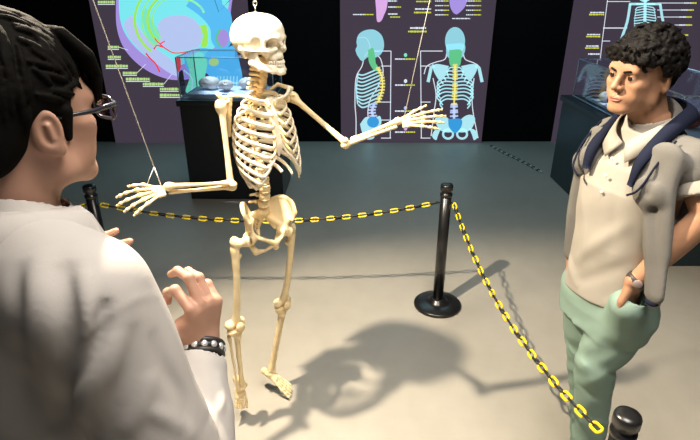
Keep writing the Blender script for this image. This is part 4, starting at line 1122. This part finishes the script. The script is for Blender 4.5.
# sweater laid over the shoulders
F = Field(tb(0, 0, 1.20) - V(.36, .36, .34), tb(0, 0, 1.20) + V(.36, .36, .34), .005)
loft(F, [(c, a, w + .012, d + .014) for c, a, w, d in torso_levels(.0, 1.18, 1.43)], .02)
F.cap(tb(0, -.01, 1.405), tb(0, -.015, 1.470), .084, .076, .02)
for sh, el in ((shBl, elBl), (shBr, elBr)): F.chain([tb(0, -.008, 1.405), sh, sh + (el - sh) * .12], [.060, .066, .066], .015)
w, p = F._win(F.lo, F.lo + F.h * (F.n - 1), 0)
q = p - tb(0, 0, 1.2).astype(np.float32); lr, lf, lz = q @ rB.astype(np.float32), q @ fB.astype(np.float32), p[..., 2]
opening = .052 + .10 * np.clip((1.43 - lz) / .25, 0, 1)
keep = np.maximum(np.minimum(opening - np.abs(lr), lf + .01), -9)       # >0 = open front
cut_ = np.minimum(opening - np.abs(lr), lf - .0)
F.g = np.maximum(F.g, np.minimum(cut_, .05)).astype(np.float32)
F.g = np.maximum(F.g, np.where(lf > -.02, (1.335 - lz) * .7, (1.16 - lz) * .7)).astype(np.float32)
F.cap(tb(0, .02, 1.40), tb(0, .035, 1.58), .062, .070, .008, 'sub')
# front panels / hanging sleeves
PL = [tb(-.118, .075, 1.405), tb(-.120, .112, 1.32), at(653, 185, 1.375), at(655, 225, 1.335), at(656, 262, 1.30), at(654, 294, 1.275)]
F.chain(PL, [.036, .048, .044, .036, .031, .026], .02, 'add', (fB, .42))
PLb = [tb(-.158, .04, 1.38), at(668, 160, 1.36), at(664, 200, 1.33), at(658, 250, 1.31)]
F.chain(PLb, [.036, .038, .028, .022], .02, 'add', (fB, .5))
PR = [tb(.105, .075, 1.405), tb(.112, .100, 1.33), at(585, 175, 1.60), at(577, 212, 1.60), at(570, 253, 1.60)]
F.chain(PR, [.034, .044, .044, .038, .032], .02, 'add', (fB, .42))
for pts, s in ((PL, 1), (PR, -1)):
    F.fold([p_ + fB * .02 + rB * .012 for p_ in pts], .007, .012).fold([p_ + fB * .02 - rB * .018 for p_ in pts], -.006, .010)
F.fold([p_ - rB * .02 for p_ in PLb], .006, .011)
F.fold([tb(-.10, .03, 1.50), tb(-.20, .02, 1.44), shBl + V(.02, -.06, -.05)], .006, .014).fold([tb(-.12, .07, 1.44), tb(-.19, .05, 1.38)], -.006, .012)
F.wave(lambda p: .0022 * np.sin(60 * p[..., 0] + 45 * p[..., 1] + 6 * p[..., 2] + 2 * np.sin(9 * p[..., 2])))
sw = F.build('sweater', M_sweat, PB)
# navy collar band and piping
def flap(m, A, B, th, n=6):
    A, B = spline(A, n), spline(B, n); n = len(A); o_ = [nrm(b - a) for a, b in zip(A, B)]
    T_ = np.gradient(A, axis=0); N_ = [nrm(np.cross(t, q)) for t, q in zip(T_, o_)]
    c = tb(0, 0, 1.35); N_ = [q * (1 if np.dot(q, p - c) > 0 else -1) * th for q, p in zip(N_, A)]
    M_ = [(a + b) / 2 + q for a, b, q in zip(A, B, N_)]
    rows = [A, [m_ for m_ in M_], B, [b + q for b, q in zip(B, N_)], [m_ + q for m_, q in zip(M_, N_)], [a + q for a, q in zip(A, N_)]]
    v = [p for r_ in rows for p in r_]; f = []
    for r_ in range(6):
        s_ = (r_ + 1) % 6
        for i in range(n - 1): f.append([r_ * n + i, r_ * n + i + 1, s_ * n + i + 1, s_ * n + i])
    f += [[r_ * n for r_ in range(6)][::-1], [r_ * n + n - 1 for r_ in range(6)]]
    m.add(v, f); return m
m = MB()
ca, cb = [], []
for s_, rng in ((-1, range(6)), (1, range(4, -1, -1))):
    for k in rng:
        a = ((.070, .122, 1.325), (.066, .106, 1.395), (.070, .050, 1.465), (.075, .0, 1.505), (.055, -.060, 1.525), (0, -.085, 1.530))[k]
        b = ((.090, .134, 1.322), (.098, .116, 1.385), (.104, .052, 1.440), (.106, -.005, 1.475), (.080, -.088, 1.492), (0, -.114, 1.495))[k]
        ca.append(tb(s_ * a[0], a[1], a[2])); cb.append(tb(s_ * b[0], b[1], b[2]))
flap(m, ca, cb, .006)
m.build('collar_band', M_navy, sw)
for s in (-1, 1):
    q = [tb(s * .125, .050, 1.452), tb(s * .126, .108, 1.392), tb(s * .122, .134, 1.345), tb(s * .112, .146, 1.318), tb(s * .088, .146, 1.300)]
    MB().tube(spline(q, 6), .0034, 6).build('piping', M_navy, sw)
m = MB(); e = PL[-1]; m.ball(e - UP * .028 , (.020, .014, .010), 8, np.array([rB, fB, UP])); m.build('sleeve_cuff', M_navy, sw)

# ---------------------------------------------------------------- person in white coat, at left
fA = nrm(V(.62, .78, 0)); rA = V(fA[1], -fA[0], 0)
hA_ = at(15, 104, .735)
yA = nrm(V(.47, .88, -.03)); HRa = nrm(V(yA[1], -yA[0], 0)); HUa = np.cross(HRa, yA); RAm = np.array([HRa, yA, HUa]).T
XA = (RAm, hA_)
nA = hA_ - fA * .045 + V(0, 0, -.156)
PA = thing('person', (nA[0], nA[1], 0), 'person in glasses and off white coat seen from behind, both hands raised', 'person')
def ta(r, f, z): return V(nA[0], nA[1], z) + r * rA + f * fA
Z0 = nA[2]
shAr, shAl = ta(.195, .0, Z0 - .062), ta(-.185, -.01, Z0 - .075)
wrA = at(203, 344, .76); elA = at(198, 510, .545)
wrAl = at(40, 294, .84); elAl = ta(-.25, .10, Z0 - .33)
Fh = head_field(.0022, RAm.T @ (ta(0, .0, Z0 - .02) - hA_), 1.06); v, f = Fh.surf(); head_s = (v @ RAm.T + hA_, f)
F = Field((nA[0] - .5, nA[1] - .45, 0), (nA[0] + .55, nA[1] + .65, Z0 + .06), .008)
def ta_lv(g, lo, hi):
    tab = [(-.62, .165, .120), (-.50, .155, .118), (-.38, .160, .120), (-.24, .178, .125), (-.12, .180, .110), (-.06, .150, .090), (-.02, .095, .075)]
    return [(ta(0, 0, Z0 + z), rA, a + g, b + g) for z, a, b in tab if lo <= z <= hi]
loft(F, ta_lv(-.015, -.7, 0))
F.cap(ta(0, 0, Z0 - .05), ta(0, .01, Z0 + .05), .066, .060, .03)
for sh, el, wr in ((shAr, elA, wrA), (shAl, elAl, wrAl)):
    F.cap(ta(0, 0, Z0 - .06), sh, .05, .05, .03); F.chain([sh, el, el + (wr - el) * .3, wr], [.048, .036, .036, .026], .02)
kA = []
for s in (-1, 1):
    hp = ta(s * .09, 0, Z0 - .66); kn = ta(s * .10, .02, .50); an = ta(s * .10, -.01, .09); kA.append((hp, kn, an))
    F.chain([hp, kn, an], [.08, .052, .036], .03); F.cap(an - UP * .045, an - UP * .045 + fA * .13, .034, .028, .02)
body_s = F.surf()
# gesturing hands: five fingers each
def open_hand(wr, u, n, th, curls, thumb, h=.0026, spread=1.0, fwd=-.03):
    """u up the hand, n out of its back, th towards the thumb"""
    u = nrm(u); th = nrm(th - np.dot(th, u) * u); n = nrm(n - np.dot(n, u) * u - np.dot(n, th) * th)
    F = Field(wr - .21, wr + .21, h)
    def H(a, b, c): return wr + u * a + th * b + n * c
    F.cap(H(fwd, 0, 0), H(.008, 0, 0), .027, .026, .012)
    for b in (-.026, -.009, .009, .026): F.cap(H(.012, b * .62, 0), H(.082 - abs(b) * .25, b, .002), .0145, .0125, .012)
    F.cap(H(.012, .018, -.008), H(.05, .034, -.012), .018, .014, .014)
    for k in range(4):
        b = (.028, .0095, -.0095, -.027)[k]; L = (.042, .046, .043, .034)[k]
        p = H((.084, .088, .084, .076)[k], b, .002); d = nrm(u + th * (.16, .03, -.06, -.15)[k] * spread); side = nrm(np.cross(n, d)); nn = n.copy()
        for j, q in enumerate((1, .64, .52)):
            a = curls[k][j]; d, nn = d * math.cos(a) - nn * math.sin(a), nn * math.cos(a) + d * math.sin(a)
            e = p + d * L * q; F.cap(p, e, .0098 - .0010 * j, .0090 - .0012 * j, .003); F.ell(p, .0102 - .001 * j, .003); p = e
    p = H(.030, .034, -.012)
    for j, (d, L) in enumerate(thumb):
        e = p + nrm(u * d[0] + th * d[1] + n * d[2]) * L; F.cap(p, e, .0125 - .0018 * j, .0108 - .002 * j, .006); p = e
    return F.surf()
uH = nrm(at(203, 300, .765) - wrA)
camd = nrm(V(0, 0, HCAM) - wrA)
nH = nrm(camd * .80 + V(.62, .1, 0))
thH = np.cross(uH, nH); thH = thH * (1 if thH[0] < 0 else -1)
hr = open_hand(wrA, uH, nH, thH, [(.95, 1.2, .8), (.55, .95, .7), (.65, .85, .7), (.85, .95, .7)], [((.55, .80, -.25), .038), ((.45, .95, -.15), .030)])
uL_ = nrm(at(131, 239, .95) - wrAl)
nL_ = nrm(np.cross(uL_, V(.2, .2, 1))); nL_ = nL_ if nL_[0] < 0 else -nL_
hl = open_hand(wrAl, uL_, V(-.2, .9, .2), V(0, 0, 1), [(.1, .2, .2), (.15, .25, .2), (.2, .3, .2), (.3, .3, .2)], [((.5, .7, -.6), .040), ((.8, .5, -.3), .03)])
v, f = join_surfs([head_s, body_s, hr, hl])
bodyA = fuse(mesh_obj('body', v, f, M_skinA, PA), .0021)
face_parts(PA, bodyA, XA, None, M_iris, M_hairA, M_lip)
# hair: short straight locks over a cap
F = Field((-.115, -.145, -.13), (.115, .155, .165), .0026)
F.ell((0, -.018, .024), (.084, .104, .098), .01).ell((0, -.065, -.025), (.074, .055, .070), .02)
F.ell((0, .085, -.060), (.085, .090, .092), .012, 'sub')
for s in (-1, 1):
    F.ell((s * .085, -.006, -.045), (.030, .028, .042), .01, 'sub')
    F.cap((s * .074, .022, -.005), (s * .070, .022, -.042), .010, .006, .008)     # sideburn
rs = np.random.RandomState(5)
for i in range(420):
    a = rs.uniform(-PI, PI); e = rs.uniform(-.15, 1.0); el_ = e * PI / 2
    d = V(math.cos(el_) * math.sin(a), math.cos(el_) * math.cos(a), math.sin(el_))
    p = V(0, -.018, .024) + d * V(.085, .105, .100)
    if p[1] > .05 and p[2] < .05: continue
    t = nrm(V(d[0] * .9, .9 + .3 * rs.normal(), -.35 + .2 * rs.normal())); t = nrm(t - np.dot(t, d) * d)
    if p[1] < -.02: t = nrm(V(d[0] * .6, -.25, -1)); t = nrm(t - np.dot(t, d) * d)
    L = rs.uniform(.03, .055); pts = []
    for k in range(4):
        q = p + t * L * (k / 3); dd = nrm((q - V(0, -.018, .024)) / V(.085, .105, .100)); pts.append(V(0, -.018, .024) + dd * V(.0855, .1055, .1005) * (1 + .010 * math.sin(k * 1.1)))
    F.chain(pts, [.0032, .0042, .0038, .0018], .002)
for i in range(16):        # fringe falling forward over the forehead
    x = -.060 + .120 * i / 15 + rs.uniform(-.004, .004); y0 = .086 - abs(x) * .25
    F.chain([V(x * .8, .055, .092), V(x, y0 + .010, .062), V(x + rs.uniform(-.006, .006), y0 + .024, .032), V(x + rs.uniform(-.01, .01), y0 + .022, .006 + rs.uniform(-.012, .012))], [.009, .009, .007, .003], .004)
F.build('hair', M_hairA, PA, xf=XA)
# glasses
W = lambda v: np.asarray(v) @ RAm.T + hA_
M_frame = mat('dark_glasses_frame', (.02, .02, .03), .25)
M_lens = thin_glass('spectacle_lens', (.86, .9, 1.0))
gl = None
m = MB()
for s in (-1, 1):
    rim = [W(V(s * (.033 + .0245 * math.copysign(abs(math.cos(a)) ** .6, math.cos(a))), .118 - .006 * abs(math.cos(a)) * (1 if math.cos(a) * 1 > 0 else 0), -.020 + .017 * math.copysign(abs(math.sin(a)) ** .6, math.sin(a)))) for a in np.arange(28) * PI / 14]
    m.tube(np.array(rim), .0026, 6, closed=True)
    m.tube(np.array([W(V(s * .057, .114, -.010)), W(V(s * .068, .108, -.010)), W(V(s * .078, .06, -.012)), W(V(s * .077, .02, -.012)), W(V(s * .074, .006, -.013))]), [.004, .0042, .0036, .0028, .0018], 6)
m.tube(np.array([W(V(-.010, .117, -.014)), W(V(0, .119, -.011)), W(V(.010, .117, -.014))]), .0018, 6)
gl = m.build('glasses', M_frame, PA)
for s in (-1, 1):
    m = MB(); n_ = 28
    ring = [V(s * (.033 + .0235 * math.copysign(abs(math.cos(a)) ** .6, math.cos(a))), .117, -.020 + .016 * math.copysign(abs(math.sin(a)) ** .6, math.sin(a))) for a in np.arange(n_) * 2 * PI / n_]
    m.add([W(q) for q in ring] + [W(q + V(0, .0015, 0)) for q in ring], [list(range(n_)), list(range(2 * n_ - 1, n_ - 1, -1))] + [[i, (i + 1) % n_, n_ + (i + 1) % n_, n_ + i] for i in range(n_)])
    m.build('lens', M_lens, gl, smooth=False)
# coat
F = Field((nA[0] - .42, nA[1] - .42, Z0 - .72), (nA[0] + .52, nA[1] + .52, Z0 + .07), .0048)
loft(F, [(c + V(0, 0, 0), a, w, d) for c, a, w, d in ta_lv(.022, -.7, 0)], .03)
F.cap(ta(0, -.004, Z0 - .06), ta(0, .0, Z0 + .0), .100, .082, .02)
F.chain([ta(0, -.006, Z0 - .062), shAl], [.074, .078], .03)
F.chain([ta(0, -.006, Z0 - .055), shAr, shAr + (elA - shAr) * .5, elA], [.074, .086, .076, .064], .03).chain([elA, elA + (wrA - elA) * .5, wrA - nrm(wrA - elA) * .045], [.062, .054, .044], .02)
F.chain([shAl, elAl], [.076, .062], .03).chain([elAl, wrAl - nrm(wrAl - elAl) * .02], [.060, .042], .02)
def on(px, py, Y): return at(px, py, Y)
folds = []
Fsurf = F
F.cap(wrA - nrm(wrA - elA) * .060, wrA + nrm(wrA - elA) * .02, .0305, .035, .003, 'sub')
F.cap(wrAl - nrm(wrAl - elAl) * .04, wrAl + nrm(wrAl - elAl) * .05, .033, .036, .003, 'sub')
F.cap(ta(0, .012, Z0 + .0), ta(0, .02, Z0 + .12), .066, .078, .004, 'sub')
COAT_FOLDS = True
def rayhit(px, py):
    """first point of the coat solid along the sight line (to lay a crease on the cloth)"""
    d = nrm(at(px, py, 1.0) - V(0, 0, HCAM))
    for t in np.arange(.25, 1.4, .004):
        p = V(0, 0, HCAM) + d * t; i = np.round((p - F.lo) / F.h).astype(int)
        if np.all(i >= 0) and np.all(i < F.n) and F.g[tuple(i)] < 0: return p
    return None
g0 = F.g.copy()
for pts, amp, wid in [([(84, 336), (100, 322), (118, 308), (138, 298), (156, 296)], .0035, .0045), ([(64, 262), (66, 300), (70, 340), (62, 390), (56, 430)], -.018, .013), ([(80, 270), (86, 310), (82, 350), (72, 400)], .010, .012),
                      ([(104, 298), (98, 335), (76, 372), (66, 412)], -.016, .010), ([(116, 330), (108, 362), (92, 390), (84, 420)], .010, .011), ([(38, 250), (34, 300), (40, 360)], .006, .018), ([(152, 330), (162, 365), (182, 400), (188, 436)], -.006, .012),
                      ([(134, 322), (130, 360), (116, 400), (104, 438)], -.006, .011), ([(150, 372), (142, 405), (124, 436)], .006, .012), ([(20, 260), (16, 320), (22, 400)], -.005, .018),
                      ([(196, 372), (204, 395), (203, 428)], -.004, .008), ([(218, 372), (222, 400), (218, 432)], .004, .008), ([(150, 410), (170, 420), (196, 436)], .006, .010)]:
    q = [rayhit(*p) for p in pts]; q = [p for p in q if p is not None]
    if len(q) > 1: F.fold(q, amp, wid)
F.wave(lambda p: .0016 * np.sin(42 * p[..., 0] + 18 * p[..., 2] + 3 * np.sin(11 * p[..., 1] + 7 * p[..., 2])) + .0013 * np.sin(30 * p[..., 2] - 36 * p[..., 1] + 2.5 * np.sin(13 * p[..., 0])))
coat = F.build('coat', M_coat, PA)
m = MB()     # turned-down collar
A_ = [ta(math.sin(a) * .080, -math.cos(a) * .074 + .006 + .012 * (1 - math.cos(a)), Z0 + .042 + .008 * math.sin(a) ** 2 - .022 * (1 - math.cos(a))) for a in np.linspace(-2.3, 2.3, 40)]
B_ = [ta(math.sin(a) * .120, -math.cos(a) * .112 + .002 + .010 * (1 - math.cos(a)), Z0 - .020 + .060 * math.sin(a) ** 2 - .034 * (1 - math.cos(a))) for a in np.linspace(-2.3, 2.3, 40)]
n = 40; mid = [(a + b) / 2 + UP * .012 for a, b in zip(A_, B_)]
rows = [A_, mid, B_, [b - UP * .006 for b in B_], [q - UP * .008 for q in mid], [a - UP * .006 - (a - ta(0, 0, a[2])) * .04 for a in A_]]
v = [p for r_ in rows for p in r_]; f = []
for r_ in range(6):
    s_ = (r_ + 1) % 6
    for i in range(n - 1): f.append([r_ * n + i, r_ * n + i + 1, s_ * n + i + 1, s_ * n + i])
f += [[r_ * n for r_ in range(6)][::-1], [r_ * n + n - 1 for r_ in range(6)]]
m.add(v, f); m.build('coat_collar', M_coat, coat)
# beaded bracelet on the right wrist
u = nrm(wrA - elA); c_ = wrA - u * .012; sd = nrm(np.cross(u, UP)); up_ = np.cross(sd, u)
m = MB(); m2 = MB()
for k in range(3):
    m.tube([c_ + u * (k - 1) * .009 + (sd * math.cos(a) + up_ * math.sin(a)) * .0335 for a in np.arange(28) * PI / 14], .0055, 8, closed=True, up=u)
for k in range(14):
    a = k * 2 * PI / 14; d = sd * math.cos(a) + up_ * math.sin(a); m2.ball(c_ + d * .037, (.0062, .0035, .0062), 6, np.array([np.cross(u, d), d, u]))
br = m.build('bracelet', mat('black_leather_cord', (.02, .018, .018), .5), PA)
m2.build('bead', mat('silver_stud', (.75, .75, .76), .25, metal=.6), br)
# trousers and shoes (below the frame)
F = Field((nA[0] - .32, nA[1] - .3, .03), (nA[0] + .32, nA[1] + .3, Z0 - .55), .009)
loft(F, [(ta(0, 0, Z0 + z), rA, .165, .12) for z in (-.74, -.60)], .02)
for hp, kn, an in kA: F.chain([hp, kn, an], [.098, .075, .062], .03)
F.cut(V(0, 0, .06), (0, 0, -1)); F.build('trousers', M_dark, PA)
for hp, kn, an in kA:
    F = Field(an + V(-.25, -.25, -.095), an + V(.25, .25, .06), .007)
    F.chain([an + V(0, 0, -.04) - fA * .05, an + V(0, 0, -.052) + fA * .07, an + V(0, 0, -.058) + fA * .17], [.045, .044, .036], .03).cut(V(0, 0, .003), (0, 0, -1))
    F.build('shoe', M_shoe2, PA)
# ================================================================ LIGHT AND CAMERA
def lamp(name, kind, loc, target, power, col, **kw):
    l = bpy.data.lights.new(name, kind); l.energy = power; l.color = col
    for k, v in kw.items(): setattr(l, k, v)
    o = bpy.data.objects.new(name, l); C.objects.link(o); o.location = loc
    o.rotation_euler = (Vector(target) - Vector(loc)).to_track_quat('-Z', 'Y').to_euler(); return o
lamp('gallery_spot', 'SPOT', (-.62, 1.64, 2.5), (.24, 1.14, 0), 400, (1.0, .85, .64), spot_size=math.radians(103), spot_blend=.36, shadow_soft_size=.025)
lamp('overhead_fill', 'AREA', (.45, .75, 3.3), (.30, 1.0, 0), 49, (1.0, .92, .82), size=1.2, spread=math.radians(120))  # added soft fill standing in for ambient light, not a real fitting
lamp('back_floor_fill', 'AREA', (.5, 5.0, 3.5), (.5, 4.2, 0), 42, (.46, .84, 1.0), size=3.0)  # added bluish fill that lifts the far floor, no lamp known there
lamp('case_fill', 'SPOT', (-1.1, 4.6, 3.0), (-1.03, 4.8, .9), 330, (.80, .90, 1.0), spot_size=math.radians(17), spot_blend=.3, shadow_soft_size=.05)  # added unseen spot to brighten the left case and its contents
lamp('case_fill', 'SPOT', (2.5, 4.5, 3.3), (2.52, 4.5, .83), 300, (.85, .92, 1.0), spot_size=math.radians(20), spot_blend=.3, shadow_soft_size=.05)  # likewise an added spot, brightening the specimens in the right case
w = bpy.data.worlds.new('hall_gloom'); bpy.context.scene.world = w; w.use_nodes = True
w.node_tree.nodes['Background'].inputs['Color'].default_value = (.16, .17, .19, 1); w.node_tree.nodes['Background'].inputs['Strength'].default_value = .35
cam = bpy.data.cameras.new('camera'); co = bpy.data.objects.new('camera', cam); C.objects.link(co)
co.location = (0, 0, HCAM); co.rotation_euler = (PI / 2 - PITCH, 0, 0); cam.sensor_width = 36; cam.lens = FPX / 700 * 36; cam.clip_start = .02
sc = bpy.context.scene; sc.camera = co
sc.view_settings.view_transform = 'Standard'; sc.view_settings.look = 'None'; sc.view_settings.gamma = 1; sc.view_settings.use_curve_mapping = False; sc.view_settings.exposure = 0
